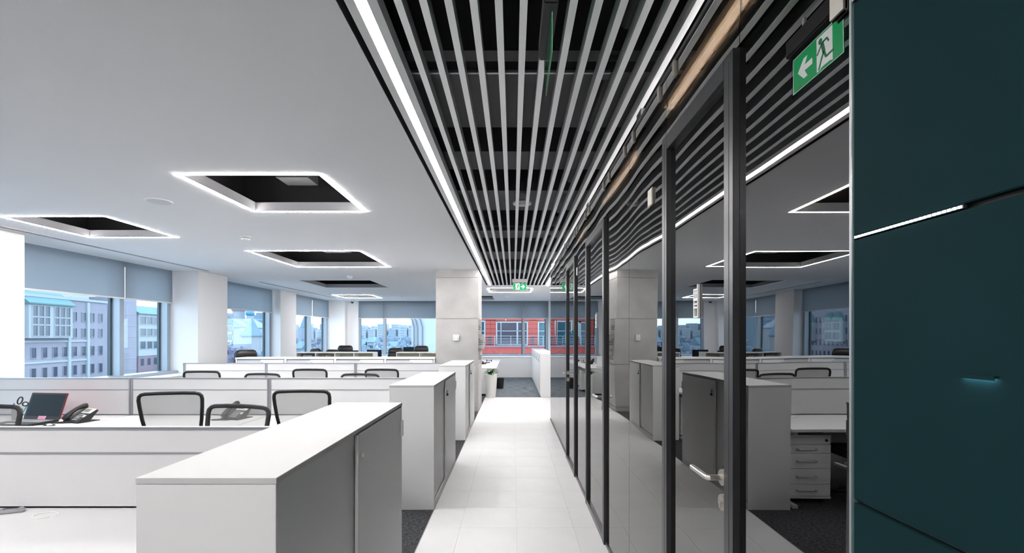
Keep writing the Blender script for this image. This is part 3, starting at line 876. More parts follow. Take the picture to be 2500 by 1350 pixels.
# mesh-back task chairs: origin on the floor, facing +Y ----------------------
def star_base(t, r=0.30, mm='black_plastic'):
    for k in range(5):
        a = 2*PI*k/5+0.3
        ca, sa = math.cos(a), math.sin(a)
        MB().tube([(0.03*ca, 0.03*sa, 0.115), (0.5*r*ca, 0.5*r*sa, 0.10), (r*ca, r*sa, 0.075)], [0.028, 0.022, 0.016], 8).build('base_arm', mm, t, smooth=True)
        c = MB().tube([(r*ca-0.02*sa, r*sa+0.02*ca, 0.028), (r*ca+0.02*sa, r*sa-0.02*ca, 0.028)], 0.028, 14).build('caster', mm, t)
    MB().lathe([(0.035, 0.08), (0.035, 0.14), (0.024, 0.15), (0.024, 0.30), (0.016, 0.31), (0.016, 0.42)], 14).build('gas_column', mm, t)
def make_task_chair():
    t = empty('task_chair')
    star_base(t)
    m = MB().box(-0.10, 0.10, -0.14, 0.12, 0.41, 0.45); m.build('mechanism', 'black_plastic', t, 0.008)
    m = MB().prism(rounded(0.47, 0.46, 0.09), lambda a, b, d: (a, b+0.02, d), 0.45, 0.52)
    m.build('seat', 'black_fabric', t, 0.018)
    half = [(0.150, -0.205, 0.575), (0.185, -0.232, 0.66), (0.212, -0.258, 0.76), (0.230, -0.280, 0.87), (0.241, -0.298, 0.98), (0.245, -0.309, 1.045), (0.240, -0.313, 1.075), (0.222, -0.316, 1.093), (0.195, -0.318, 1.100), (0.10, -0.324, 1.104), (0.0, -0.326, 1.105)]
    loop = [(-x, y, z) for x, y, z in half] + half[-2::-1]
    loop = loop + [(0.10, -0.20, 0.56), (0.0, -0.198, 0.558), (-0.10, -0.20, 0.56)]
    MB().tube(loop, 0.0155, 10, closed=True).build('back_frame', 'black_plastic', t, smooth=True)
    m = MB(); nr = 0
    rows = half[:9]
    nx_ = 8
    for (x, y, z) in rows:
        for j in range(nx_+1):
            s_ = -1+2*j/nx_
            m.v.append((x*s_, y-0.012*(1-s_*s_), z))
    for r_ in range(len(rows)-1):
        for j in range(nx_):
            a = r_*(nx_+1)+j
            m.f.append((a, a+1, a+nx_+2, a+nx_+1))
    m.build('back_mesh', 'chair_mesh', t, smooth=True)
    MB().tube([(0, -0.10, 0.43), (0, -0.20, 0.45), (0, -0.235, 0.52), (0, -0.255, 0.62)], [0.022, 0.024, 0.022, 0.018], 10).build('back_support', 'black_plastic', t, smooth=True)
    m = MB().prism(rounded(0.30, 0.045, 0.02), lambda a, b, d: (a, d-0.255, b+0.62), -0.012, 0.008); m.build('lumbar_bar', 'black_plastic', t)
    return t
proto_ch = make_task_chair()
used = False
def place_chair(x, ytop, rz, label):
    """ytop: Y of the top rail"""
    global used
    o = copy_tree(proto_ch) if used else proto_ch
    used = True
    off = Vector((0, -0.326, 0)); off.rotate(Matrix.Rotation(rz, 3, 'Z'))
    o.location = (x-off.x, ytop-off.y, 0)
    o.rotation_euler.z = rz
    tag(o, label, 'chair', 'black mesh-back task chairs at the desks')
place_chair(-2.97, 4.14, 0.22, "mesh-back task chair between the two phones, facing the laptop row's screen")
place_chair(-1.90, 4.29, 0.06, "mesh-back task chair at the laptop row, next to the corridor cabinet")
place_chair(-1.93, 3.38, PI-0.20, "mesh-back task chair in front of the phone without a laptop, turned away from it")
place_chair(-3.72, 3.36, PI+0.12, "mesh-back task chair in front of the open laptop, turned away from it")
place_chair(-4.33, 6.64, 0.03, "mesh-back task chair at the window end of the desk row closest to the pillar")
place_chair(-3.25, 6.22, PI-0.15, "mesh-back task chair behind the laptop row's screen, window half")
place_chair(-3.00, 7.05, 0.02, "mesh-back task chair under the middle desk of the row closest to the pillar")
place_chair(-1.97, 6.18, PI-0.05, "mesh-back task chair behind the laptop row's screen, corridor half")
place_chair(-1.94, 7.05, -0.06, "mesh-back task chair under the corridor-side desk of the row closest to the pillar")

# sliding-door cabinets across the room -------------------------------------
YC4 = 10.0
XC4 = [-1.64, -2.675, -3.72, -4.76, -5.80]
tp = B(-5.81, -1.635, 0, 0.46, 0, 0.03).build('worktop', 'white_laminate', None, 0.0015, loc=(0, YC4-0.005, 1.115))
tag(tp, 'long white worktop over the cabinets left of the pillar', 'worktop')
CL = ['white sliding-door cabinet under the long worktop, touching the pillar', 'white sliding-door cabinet under the long worktop, second from the pillar',
      'white sliding-door cabinet under the long worktop, third from the pillar', 'white sliding-door cabinet under the long worktop, fourth from the pillar']
for i in range(4):
    x1, x0 = XC4[i]-0.002, XC4[i+1]+0.002
    w = x1-x0
    t = thing('sliding_cabinet', CL[i], 'cabinet', (x0, YC4, 0), 0, 'sliding-door cabinets across the room')
    B(0, 0.02, 0, 0.45, 0, 1.114).build('side_panel', 'white_laminate', t)
    B(w-0.02, w, 0, 0.45, 0, 1.114).build('side_panel', 'white_laminate', t)
    B(0.02, w-0.02, 0.43, 0.45, 0, 1.114).build('back_panel', 'white_laminate', t)
    B(0.02, w-0.02, 0.005, 0.43, 0, 0.06).build('plinth', 'white_laminate', t)
    B(0.02, w-0.02, 0.035, 0.43, 0.06, 1.114).build('carcass', 'grey_plastic', t)
    B(0.022, w*0.5+0.02, 0.022, 0.033, 0.062, 1.09).build('sliding_door', 'screen_laminate', t)
    dd = B(w*0.5, w-0.04, 0.004, 0.018, 0.062, 1.10).build('sliding_door', 'white_laminate', t)
    B(w-0.04, w-0.022, 0.0045, 0.03, 0.062, 1.10).build('shadow_gap', 'grey_plastic', t)
    MB().tube([(w*0.5+0.03, 0.004, 1.03), (w*0.5+0.03, -0.006, 1.03)], 0.014, 12).build('lock', 'black_plastic', dd)

# open shelves further back --------------------------------------------------
def open_shelf(x0, x1, n, yy, label):
    t = thing('open_bookshelf', label, 'bookshelf', (x0, yy, 0), 0, 'open bookshelves at the back')
    w = x1-x0; h = 1.145; d = 0.42
    B(0, w, 0, d, h-0.025, h).build('top_panel', 'white_laminate', t)
    B(0.0, w, d-0.012, d, 0, h-0.025).build('back_panel', 'shelf_back', t)
    for k in range(n+1):
        x = k*(w-0.022)/n
        B(x, x+0.022, 0, d-0.012, 0, h-0.025).build('divider', 'white_laminate', t)
    for z in (0.0, 0.36, 0.74):
        B(0.022, w-0.022, 0.01, d-0.012, z, z+0.022).build('shelf', 'white_laminate', t)
    return t
open_shelf(-6.04, -3.88, 4, 13.3, 'open white bookshelf holding a few brown books')
open_shelf(-3.25, -1.95, 2, 13.3, 'empty open white bookshelf beside the pillar')
x = -5.30
for k in range(9):
    hh = random.uniform(0.25, 0.31); th = random.uniform(0.025, 0.045)
    mm = ['book_brown', 'book_brown', 'book_cream', 'book_brown', 'book_grey'][k % 5]
    t = thing('book', 'upright %s book in the open bookshelf, number %d along the row' % ({'book_brown': 'brown', 'book_cream': 'cream', 'book_grey': 'grey'}[mm], k+1) if False else 'upright %s book in the open bookshelf' % {'book_brown': 'brown', 'book_cream': 'cream', 'book_grey': 'grey'}[mm], 'book', (x, 13.36, 0.762), 0, 'books in the open bookshelf')
    B(0, th, 0.02, 0.22, 0, hh).build('cover', mm, t, 0.003)
    B(0.004, th-0.004, 0.03, 0.222, 0.004, hh+0.001).build('pages', 'paper', t)
    x += th+0.002
for k in range(3):
    t = thing('box_file', 'grey box file in the first bay of the open bookshelf', 'box file', (-5.86+0.085*k, 13.35, 0.762), 0, 'box files in the open bookshelf')
    B(0, 0.078, 0, 0.28, 0, 0.30).build('case', 'book_grey', t, 0.003)
    B(0.02, 0.058, -0.001, 0.0, 0.14, 0.24).build('spine_label', 'paper', t)

# leather chairs ---------------------------------------------------------------
def make_exec():
    t = empty('leather_chair')
    star_base(t, 0.33)
    MB().prism(rounded(0.54, 0.52, 0.10), lambda a, b, d: (a, b, d), 0.42, 0.54).build('seat', 'black_leather', t, 0.04, True, seg=3)
    prof = [(0.50, -0.22, 0.24, 0.06), (0.62, -0.25, 0.26, 0.075), (0.78, -0.27, 0.265, 0.08), (0.95, -0.285, 0.26, 0.075), (1.04, -0.30, 0.245, 0.07), (1.07, -0.302, 0.235, 0.058), (1.10, -0.305, 0.24, 0.075), (1.18, -0.312, 0.235, 0.08), (1.24, -0.318, 0.205, 0.065), (1.265, -0.32, 0.15, 0.035)]
    m = MB(); n = 20
    for (z, y, hw, th) in prof:
        for j in range(n):
            a = 2*PI*j/n
            cx_, sx_ = math.cos(a), math.sin(a)
            ex = abs(cx_)**0.45*(1 if cx_ > 0 else -1); ey = abs(sx_)**0.7*(1 if sx_ > 0 else -1)
            m.v.append((hw*ex, y+th*ey, z))
    for k in range(len(prof)-1):
        for j in range(n):
            j2 = (j+1) % n
            m.f.append((k*n+j, k*n+j2, (k+1)*n+j2, (k+1)*n+j))
    m.f.append(tuple(range(n))[::-1]); m.f.append(tuple((len(prof)-1)*n+j for j in range(n)))
    m.build('backrest', 'black_leather', t, smooth=True)
    for s_ in (-1, 1):
        MB().tube([(s_*0.27, -0.20, 0.60), (s_*0.30, -0.10, 0.68), (s_*0.30, 0.10, 0.70), (s_*0.29, 0.18, 0.64), (s_*0.25, 0.16, 0.50)], 0.025, 10).build('armrest', 'black_leather', t, smooth=True)
    return t
pe = make_exec(); ue = False
def place_exec(x, y, rz, sc, label):
    global ue
    o = copy_tree(pe) if ue else pe
    ue = True
    o.location = (x, y, 0); o.rotation_euler.z = rz; o.scale = (1, 1, sc)
    tag(o, label, 'chair', 'black leather chairs behind the bookshelves')
place_exec(-6.25, 10.95, 0.9, 1.02, 'black leather chair between the cabinets and the church view window')
place_exec(-6.35, 14.75, 2.6, 0.96, 'black leather chair with a wide padded top by the far left bay')
place_exec(-6.0, 15.6, PI, 0.91, 'low black leather chair just showing above the open bookshelf')
place_exec(-5.37, 15.1, PI+0.1, 1.03, 'tall black leather chair before the far white corner pier')
place_exec(-3.75, 15.3, 3.4, 0.96, 'black leather chair between the two open bookshelves')
place_exec(-3.02, 15.45, PI, 1.01, 'black leather chair at the far window, of a close pair, further from the pillar')
place_exec(-2.25, 14.6, 2.9, 1.01, 'black leather chair at the far window, of a close pair, nearer the pillar')
# desks with monitors behind the shelves
def rear_desk(x, y, label, rz=0):
    o = copy_tree(proto_desk); o.location = (x, y, 0); o.rotation_euler.z = rz
    tag(o, label, 'desk', 'desks behind the bookshelves'); return o
rear_desk(-5.1, 13.85, 'white desk right behind the book-filled open bookshelf')
rear_desk(-3.3, 16.3, 'white desk in front of the hazy city window')
def monitor(x, y, rz, sc, label):
    t = thing('monitor', label, 'monitor', (x, y, DK), rz, 'dark monitors on the rear desks')
    MB().prism(rounded(0.22, 0.18, 0.03), lambda a, b, d: (a, b, d), 0, 0.012).build('stand_foot', 'black_plastic', t)
    B(-0.02, 0.02, 0.01, 0.03, 0.012, 0.20).build('stand_neck', 'black_plastic', t)
    B(-0.25, 0.25, -0.01, 0.012, 0.12, 0.12+0.31*sc).build('panel', 'black_plastic', t, 0.004)
    B(-0.24, 0.24, -0.0115, -0.0102, 0.13, 0.11+0.31*sc).build('screen', 'screen_dark', t)
monitor(-4.85, 14.2, 0.2, 1.0, 'black monitor just above the open bookshelf, by the corner pier')
monitor(-4.15, 14.3, -0.3, 1.05, 'black monitor just above the open bookshelf, facing the far window')
monitor(-3.62, 16.6, 1.0, 1.15, 'turned monitor seen edge-on between the two bookshelves')

# items on the desks ---------------------------------------------------------------
def phone(x, y, rz, label):
    t = thing('desk_phone', label, 'phone', (x, y, DK), rz, 'black desk phones')
    # wedge body, front low at -y
    P = [(-0.09, 0.0), (-0.09, 0.018), (0.085, 0.115), (0.10, 0.105), (0.02, 0.012), (0.02, 0.0)]
    MB().prism(P, lambda a, b, d: (d, a, b), -0.105, 0.105).build('body', 'black_plastic', t, 0.003)
    MB().prism([(0.0, 0.0), (0.0, 0.014), (0.115, 0.006), (0.115, 0.0)], lambda a, b, d: (d, a, b), -0.09, 0.10).build('stand', 'black_plastic', t)
    sl_ = (0.115-0.018)/(0.175)
    def face(a, off=0): return 0.018+(a+0.09)*sl_+off
    bz = MB(); bz.prism([(-0.0+0.022, face(0.022, 0.001)), (0.022, face(0.022, 0.006)), (0.085, face(0.085, 0.006)), (0.085, face(0.085, 0.001))], lambda a, b, d: (d, a, b), -0.03, 0.100)
    disp = bz.build('display_bezel', 'silver_plastic', t)
    MB().prism([(0.036, face(0.036, 0.006)), (0.036, face(0.036, 0.007)), (0.076, face(0.076, 0.007)), (0.076, face(0.076, 0.006))], lambda a, b, d: (d, a, b), -0.015, 0.055).build('display', 'lcd', disp)
    for r_ in range(4):
        for c_ in range(3):
            a = -0.07+0.021*r_
            MB().prism([(a, face(a, 0.0)), (a, face(a, 0.004)), (a+0.012, face(a+0.012, 0.004)), (a+0.012, face(a+0.012, 0.0))], lambda q, b, d: (d, q, b), -0.02+0.026*c_, -0.002+0.026*c_).build('key', 'grey_plastic', t)
    MB().prism([(-0.03, face(-0.03, 0)), (-0.03, face(-0.03, 0.006)), (-0.006, face(-0.006, 0.006)), (-0.006, face(-0.006, 0))], lambda q, b, d: (d, q, b), 0.066, 0.092).build('navigation_key', 'silver_plastic', t)
    pts = []
    for k in range(9):
        f = k/8; a = -0.10+0.20*f
        pts.append((-0.07, a, face(a, 0.022+0.028*math.sin(PI*f))))
    MB().tube(pts, [0.026, 0.027, 0.022, 0.019, 0.018, 0.019, 0.022, 0.027, 0.026], 10).build('handset', 'black_plastic', t, smooth=True)
    cord = [(-0.07+0.012*math.cos(k*1.3)-0.004*k*0.5, -0.10-0.0035*k*math.sin(k*0.1), 0.010+0.006*math.sin(k*1.3)) for k in range(26)]
    cord = [(-0.09-0.11*math.sin(PI*k/24)+0.11*(k/24), -0.10-0.06*math.sin(PI*k/24), 0.008) for k in range(25)]
    MB().tube(cord, 0.006, 8).build('cord', 'black_plastic', t, smooth=True)
phone(-4.34, 4.80, -0.28, 'black desk phone beside the open laptop')
phone(-2.88, 4.98, -0.22, "black desk phone on the laptop row, with no laptop beside it")

lt = thing('laptop', 'open dark laptop with a red lid and a pink note', 'laptop', (-4.77, 4.68, DK), -0.13)
B(-0.21, 0.21, -0.14, 0.14, 0.004, 0.022).build('base', 'black_plastic', lt, 0.004)
kb = MB()
for r_ in range(5):
    for c_ in range(14):
        kb.box(-0.19+0.0272*c_, -0.167+0.0272*c_, -0.02+0.026*r_, 0.0+0.026*r_, 0.022, 0.0245)
kb.build('keyboard', 'grey_plastic', lt)
th = 0.32
F = lambda a, b, d: (a, 0.138+b*math.sin(th)+d*math.cos(th), 0.022+b*math.cos(th)-d*math.sin(th))
ld = MB().prism(rounded(0.425, 0.27, 0.008), lambda a, b, d: F(a, b+0.135, d), 0.004, 0.010).build('lid', 'red_lid', lt)
MB().prism([(-0.21, 0.002), (0.21, 0.002), (0.21, 0.266), (-0.21, 0.266)], F, 0.0, 0.004).build('bezel', 'black_plastic', ld)
MB().prism([(-0.19, 0.03), (0.19, 0.03), (0.19, 0.25), (-0.19, 0.25)], F, -0.0008, 0.0).build('screen', 'screen_dark', ld)
nt_ = MB().prism([(-0.045, -0.02), (0.045, -0.02), (0.052, 0.032), (-0.036, 0.032)], F, -0.003, -0.001).build('sticky_note', 'pink_note', lt)
B(-0.06, 0.06, -0.13, -0.10, 0.022, 0.0235).build('paper_slip', 'paper', lt)
cb = MB().tube([(-4.55+0.08*math.cos(k*0.45)+0.006*k, 4.56+0.05*math.sin(k*0.45), DK+0.006) for k in range(18)], 0.005, 8).build('loose_cable', 'black_plastic', smooth=True)
tag(cb, 'loose black cable lying between the laptop and the phone', 'cable')

cup = thing('pen_cup', "grey pen cup beside the laptop, holding scissors", 'pen cup', (-5.10, 4.92, DK))
MB().lathe([(0.040, 0), (0.042, 0.11), (0.039, 0.11), (0.037, 0.006)], 20).build('cup', 'grey_plastic', cup)
def loop3(c, rx, rz_, tilt):
    return [(c[0]+rx*math.cos(a*PI/8)*math.cos(tilt)-rz_*math.sin(a*PI/8)*math.sin(tilt), c[1], c[2]+rx*math.cos(a*PI/8)*math.sin(tilt)+rz_*math.sin(a*PI/8)*math.cos(tilt)) for a in range(16)]
sc_ = thing('scissors', 'black-handled scissors standing in the pen cup', 'scissors', (-5.09, 4.92, DK+0.01))
MB().tube(loop3((0.02, 0, 0.185), 0.022, 0.040, -0.5), 0.006, 8, closed=True).build('handle_loop', 'black_plastic', sc_, smooth=True)
MB().tube(loop3((0.075, 0, 0.150), 0.030, 0.020, 0.1), 0.006, 8, closed=True).build('handle_loop', 'black_plastic', sc_, smooth=True)
MB().prism([(-0.01, 0.01), (0.0, 0.01), (0.03, 0.145), (0.015, 0.15)], lambda a, b, d: (a, d, b), -0.002, 0.0).build('blade', 'steel', sc_)
MB().prism([(0.004, 0.01), (0.012, 0.01), (0.05, 0.14), (0.035, 0.145)], lambda a, b, d: (a, d, b), 0.0, 0.002).build('blade', 'steel', sc_)
for (dx, tip, mm, nm) in ((-0.015, -0.05, 'blue_pen', 'blue pen leaning in the pen cup'), (0.02, 0.09, 'teal_pen', 'teal pen leaning in the pen cup')):
    t = thing('pen', nm, 'pen', (-5.10, 4.93, DK+0.008))
    MB().tube([(dx*0.5, 0, 0), (dx*0.5+tip*0.75, 0.01, 0.125)], 0.005, 8).build('barrel', mm, t)
    MB().tube([(dx*0.5+tip*0.75, 0.01, 0.125), (dx*0.5+tip, 0.012, 0.155)], 0.006, 8).build('cap', mm, t)

hs = thing('grey_handset', 'grey rounded plastic handset lying on the bare desk', 'handset', (-2.44, 2.325, DK), 0.35)
MB().prism(rounded(0.11, 0.034, 0.016), lambda a, b, d: (a, b, d), 0.0, 0.022).build('shell', 'grey_plastic', hs, 0.006)
B(-0.03, 0.03, -0.008, 0.008, 0.0215, 0.0235).build('button_strip', 'black_plastic', hs)
cb = MB().tube([(-2.24+0.055*math.cos(k*0.36)*(1-0.01*k), 2.29+0.04*math.sin(k*0.36), DK+0.002) for k in range(17)], 0.0022, 6).build('loose_cable', 'white_plastic', smooth=True)
tag(cb, 'thin white cable curled on the bare desk', 'cable')

# ------------------------------------------------------------------ far corner: plant, desks, cabinets
po = thing('potted_plant', 'leafy plant in a tall tapered white planter beside the pillar', 'plant', (-0.58, 12.49, 0))
MB().lathe([(0.122, 0.0), (0.13, 0.01), (0.168, 0.58), (0.178, 0.60), (0.170, 0.605), (0.160, 0.58), (0.13, 0.55)], 32).build('planter', 'pot_white', po, smooth=True)
MB().lathe([(0.158, 0.565), (0.0, 0.572)], 24).build('soil', 'soil', po)
def leaf(mb_, az, L, el, w):
    d = Vector((math.cos(az), math.sin(az), 0)); side = Vector((-math.sin(az), math.cos(az), 0))
    n = 6; i0 = len(mb_.v)
    p = Vector((0, 0, 0)) + d*0.02; a = el
    for k in range(n+1):
        f = k/n
        ww = w*math.sin(PI*(0.12+0.88*f)**0.8)*(1 if k < n else 0.05)
        c = p + Vector((0, 0, 0))
        fold = 0.25*ww
        mb_.v += [tuple(c-side*ww+Vector((0,0,fold))), tuple(c), tuple(c+side*ww+Vector((0,0,fold)))]
        p = p + (d*math.cos(a)+Vector((0, 0, 1))*math.sin(a))*(L/n)
        a -= 0.30
    for k in range(n):
        b = i0+3*k
        mb_.f += [(b, b+1, b+4, b+3), (b+1, b+2, b+5, b+4)]
for k in range(24):
    m = MB()
    leaf(m, k*2.4, random.uniform(0.20, 0.34), random.uniform(0.7, 1.5), random.uniform(0.022, 0.034))
    m.build('leaf', 'leaf', po, smooth=True, loc=(0, 0, 0.57))

# white desk run along the corridor beyond the pillar
for k in range(3):
    o = copy_tree(proto_desk)
    o.location = (-1.24, 13.52+1.5*k, 0); o.rotation_euler.z = -PI/2
    tag(o, ['white desk behind the planter', 'white desk in the middle of the run behind the planter', 'white desk of the planter run closest to the red building window'][k], 'desk', 'desks beyond the pillar')
sb = thing('end_panel', 'white panel closing the end of the desk behind the planter', 'panel', (-1.25, 12.72, 0))
B(0.0, 0.55, 0.0, 0.022, 0.06, 0.71).build('facing', 'white_laminate', sb)
B(0.01, 0.54, 0.022, 0.045, 0.06, 0.70).build('backing', 'white_laminate', sb)
B(0.02, 0.53, 0.008, 0.045, 0.0, 0.06).build('plinth', 'black_plastic', sb)
for k, yy in enumerate((13.74, 15.24)):
    t = thing('drawer_pedestal', ['white drawer pedestal below the desk run, nearer the planter', 'white drawer pedestal below the desk run, nearer the far window'][k], 'drawer unit', (-0.95, yy, 0), 0, 'pedestals beyond the pillar')
    B(0, 0.44, 0, 0.40, 0.05, 0.60).build('body', 'white_laminate', t)
    for q in range(3):
        dr = B(0.44, 0.456, 0.004, 0.396, 0.06+0.18*q, 0.235+0.18*q).build('drawer', 'white_laminate', t)
        B(0.456, 0.47, 0.13, 0.27, 0.14+0.18*q, 0.152+0.18*q).build('handle', 'aluminium', dr)
    for (cx_, cy_) in ((0.05, 0.05), (0.39, 0.05), (0.05, 0.35), (0.39, 0.35)):
        MB().tube([(cx_-0.012, cy_, 0.025), (cx_+0.012, cy_, 0.025)], 0.025, 10).build('caster', 'black_plastic', t)
oc = thing('visitor_chair', 'chair with an orange back under the far desk run', 'chair', (-0.98, 14.75, 0), -PI/2)
MB().prism(rounded(0.44, 0.42, 0.08), lambda a, b, d: (a, b, d), 0.43, 0.46).build('seat', 'orange_seat', oc, 0.01)
MB().prism(rounded(0.42, 0.26, 0.08), lambda a, b, d: (a, -0.21+d, b+0.62), -0.015, 0.015).build('backrest', 'orange_seat', oc, 0.01)
for sx in (-1, 1):
    for sy in (-1, 1):
        MB().tube([(sx*0.19, sy*0.18, 0.43), (sx*0.21, sy*0.2, 0.0)], 0.011, 8).build('leg', 'aluminium', oc)
    MB().tube([(sx*0.16, -0.18, 0.44), (sx*0.17, -0.215, 0.6)], 0.010, 8).build('back_post', 'aluminium', oc)
bn = thing('waste_bin', 'small black waste bin beside the desk run', 'bin', (-0.40, 14.6, 0))
MB().lathe([(0.10, 0), (0.105, 0.005), (0.13, 0.30), (0.135, 0.31), (0.125, 0.31), (0.10, 0.01)], 20).build('body', 'black_plastic', bn)
MB().tube([(0.13*math.cos(a*PI/10), 0.13*math.sin(a*PI/10), 0.31) for a in range(20)], 0.008, 8, closed=True).build('rim', 'black_plastic', bn)
phone(-0.95, 14.6, 1.0, 'dark phone on the desk run beyond the pillar')
kbd = thing('keyboard', 'black keyboard on the desk run beyond the pillar', 'keyboard', (-0.82, 15.3, DK), 1.5)
B(-0.22, 0.22, -0.07, 0.07, 0, 0.018).build('case', 'black_plastic', kbd, 0.004)
m = MB()
for r_ in range(5):
    for c_ in range(15): m.box(-0.205+0.0275*c_, -0.183+0.0275*c_, -0.058+0.024*r_, -0.038+0.024*r_, 0.018, 0.024)
m.build('keys', 'grey_plastic', kbd)
hsn = thing('headset', 'dark headset lying on the desk run', 'headset', (-0.80, 16.0, DK))
MB().tube([(0.08*math.cos(a*PI/10), 0.08*math.sin(a*PI/10), 0.03) for a in range(11)], 0.008, 8).build('band', 'black_plastic', hsn, smooth=True)
for s_ in (-1, 1): MB().tube([(s_*0.08-0.012, 0, 0.034), (s_*0.08+0.012, 0, 0.034)], 0.034, 14).build('ear_pad', 'black_plastic', hsn)
mg = thing('white_board', 'white board leaning upright on the desk behind the planter', 'board', (-1.1, 13.05, DK), 0.1)
B(-0.22, 0.22, -0.006, 0.006, 0, 0.30).build('board', 'paper', mg, 0.002)
B(-0.23, 0.23, -0.012, 0.012, 0, 0.012).build('foot_rail', 'aluminium', mg)
pt = tag(B(-0.15, 0.15, -0.1, 0.1, 0, 0.004).build('paper_sheet', 'paper', None, loc=(-0.72, 12.95, DK)), 'loose white paper on the desk behind the planter', 'paper')

# tall-fronted cabinets on the right
n6 = 6
for k in range(n6):
    y0 = 12.47+0.96*k
    lab = ['white cabinet with narrow doors at the tile edge'] + ['white narrow-door cabinet, %s from the tile edge' % q for q in ('second', 'third', 'fourth', 'fifth', 'sixth')]
    t = thing('low_cabinet', lab[k], 'cabinet', (0.71, y0, 0), 0, 'row of narrow-door cabinets opposite the planter')
    d = 0.957; h = 1.13
    B(0, 0.44, 0, d, h-0.02, h).build('top_panel', 'white_laminate', t, 0.0015)
    B(0.016, 0.44, 0.0, d, 0, h-0.02).build('body', 'white_laminate', t, 0.001)
    for q in range(2):
        a = 0.006+q*0.478; b = a+0.466
        dr = B(0, 0.016, a, b, 0.04, h-0.024).build('door', 'white_laminate', t, 0.001)
        hy = b-0.05 if q == 0 else a+0.05
        MB().tube([(0.0, hy, h-0.12), (-0.022, hy, h-0.12), (-0.022, hy, h-0.22), (0, hy, h-0.22)], 0.006, 8).build('handle', 'aluminium', dr)
        MB().tube([(0.0, hy, h-0.08), (-0.006, hy, h-0.08)], 0.011, 10).build('lock', 'black_plastic', dr)

# ------------------------------------------------------------------ outdoors
GZ = -14.0
gr = struct(B(-900, 500, 21, 1200, GZ-1, GZ).build('ground', 'ground_winter'), 'wintry ground outside')
struct(B(-9, 500, -600, -5.5, GZ-1, GZ).build('ground', 'ground_bounce'), 'wintry ground outside')
struct(B(-900, -9, -600, -60, GZ-1, GZ).build('ground', 'ground_bounce'), 'wintry ground outside')
gr2 = struct(B(-900, -9, -60, 21, GZ-1, GZ).build('ground', 'ground_bounce'), 'wintry ground outside')

def pane_mesh(w, h, mm, sm, key={}):
    k = (round(w, 2), round(h, 2), mm, sm)
    if k not in key:
        key[k] = (B(-w/2, w/2, -0.02, 0.05, 0, h).mesh('window', mm),
                  MB().box(-w/2-0.10, -w/2, -0.12, 0.05, -0.12, h+0.1).box(w/2, w/2+0.10, -0.12, 0.05, -0.12, h+0.1).box(-w/2, w/2, -0.12, 0.05, -0.12, 0).box(-w/2, w/2, -0.12, 0.05, h, h+0.1).mesh('window_surround', sm))
    return key[k]
def win(parent, s, z, w, h, mm='pane_blue', y=0.0, frame=True, sm='stone_white'):
    a, b = pane_mesh(w, h, mm, sm)
    o = bpy.data.objects.new('window', a); COL.objects.link(o); o.parent = parent; o.location = (s, y, z)
    if frame:
        f = bpy.data.objects.new('window_surround', b); COL.objects.link(f); f.parent = o
    return o
RZ = PI/2 + 0.138
def at_s(s):      # point on the street front across the yard
    Yv = 80.0 + s/1.0096
    return (-75.7-0.139*Yv, Yv, 0)
bA = thing('stone_building', 'lilac stone building with a teal-roofed bay and rows of narrow windows', 'building', at_s(0), RZ)
B(-30, 27, 0.0, 14, GZ, 9.2).build('wall', 'stone_lilac', bA)
B(-30, 27, -0.25, 0.0, 8.8, 9.3).build('cornice', 'stone_white', bA)
for z in (0.55, -3.35, -7.2):
    B(-30, 21.0, -0.18, 0.0, z-0.18, z+0.18).build('string_course', 'stone_white', bA)
for s in (-6.0, 4.4, 15.9, 21.0):
    B(s-0.35, s+0.35, -0.3, 0.0, GZ, 8.6).build('pilaster', 'stone_white', bA)
for k in range(-9, 14):
    s = -7.0+2.45*k
    if s > 26: break
    for z in (-2.5, -6.3, -10.1): win(bA, s, z, 1.05, 1.9, sm='stone_lilac')
    if s > 16.2 or s < 4:
        for z in (1.35, 4.65): win(bA, s, z, 1.0, 1.75, sm='stone_lilac')
# bay with large glazing
bay = B(5.2, 15.3, -1.2, 0.0, 1.2, 7.4).build('bay', 'stone_white', bA)
MB().prism([(-1.6, 7.4), (-1.6, 7.65), (1.2, 9.9), (1.2, 7.4)], lambda a, b, d: (d, a, b), 4.8, 15.7).build('bay_roof', 'roof_teal', bA)
for s0 in (5.7, 10.6):
    for q in range(3):
        for (z, h) in ((1.6, 1.9), (3.75, 1.2), (5.2, 1.9)):
            win(bA, s0+0.75+1.35*q, z, 1.05, h, 'pane_blue', -1.2)
B(-20, 26, 3, 12, 9.2, 13.5).build('roof_storey', 'stone_white', bA)
B(-20, 26, 2.9, 3.0, 12.6, 13.6).build('roof_edge', 'roof_teal', bA)

bB = thing('stone_building', 'plain lilac stone block without windows', 'building', at_s(29), RZ)
B(0, 8.2, 0, 12, GZ, 10.5).build('wall', 'stone_lilac', bB)
for z in range(7): B(0, 8.2, -0.06, 0, -9+2.6*z, -8.92+2.6*z).build('course', 'stone_white', bB)
bC = thing('office_building', 'white banded building with paired windows and a teal roof', 'building', at_s(38), RZ)
B(0, 17, 0, 12, -3.4, 7.0).build('wall', 'stone_white', bC)
B(0, 17, 0.1, 12, GZ, -3.4).build('lower_wall', 'brick_pink', bC)
MB().prism([(-0.4, 7.0), (-0.4, 7.2), (3.0, 9.3), (3.0, 7.0)], lambda a, b, d: (d, a, b), -0.3, 17.3).build('roof', 'roof_teal', bC)
for k in range(6):
    for z in (-1.6, 1.6, 4.6): win(bC, 1.6+2.7*k, z, 2.1, 1.8, 'pane_blue')
    for z in (-5.8, -9.2): win(bC, 1.6+2.7*k, z, 1.3, 1.7, 'pane_blue', 0.1, False)
bD = thing('stone_building', 'lilac stone building with gabled white bays seen in the glass', 'building', at_s(57), RZ)
B(0, 34, 0, 12, GZ, 9.5).build('wall', 'stone_lilac', bD)
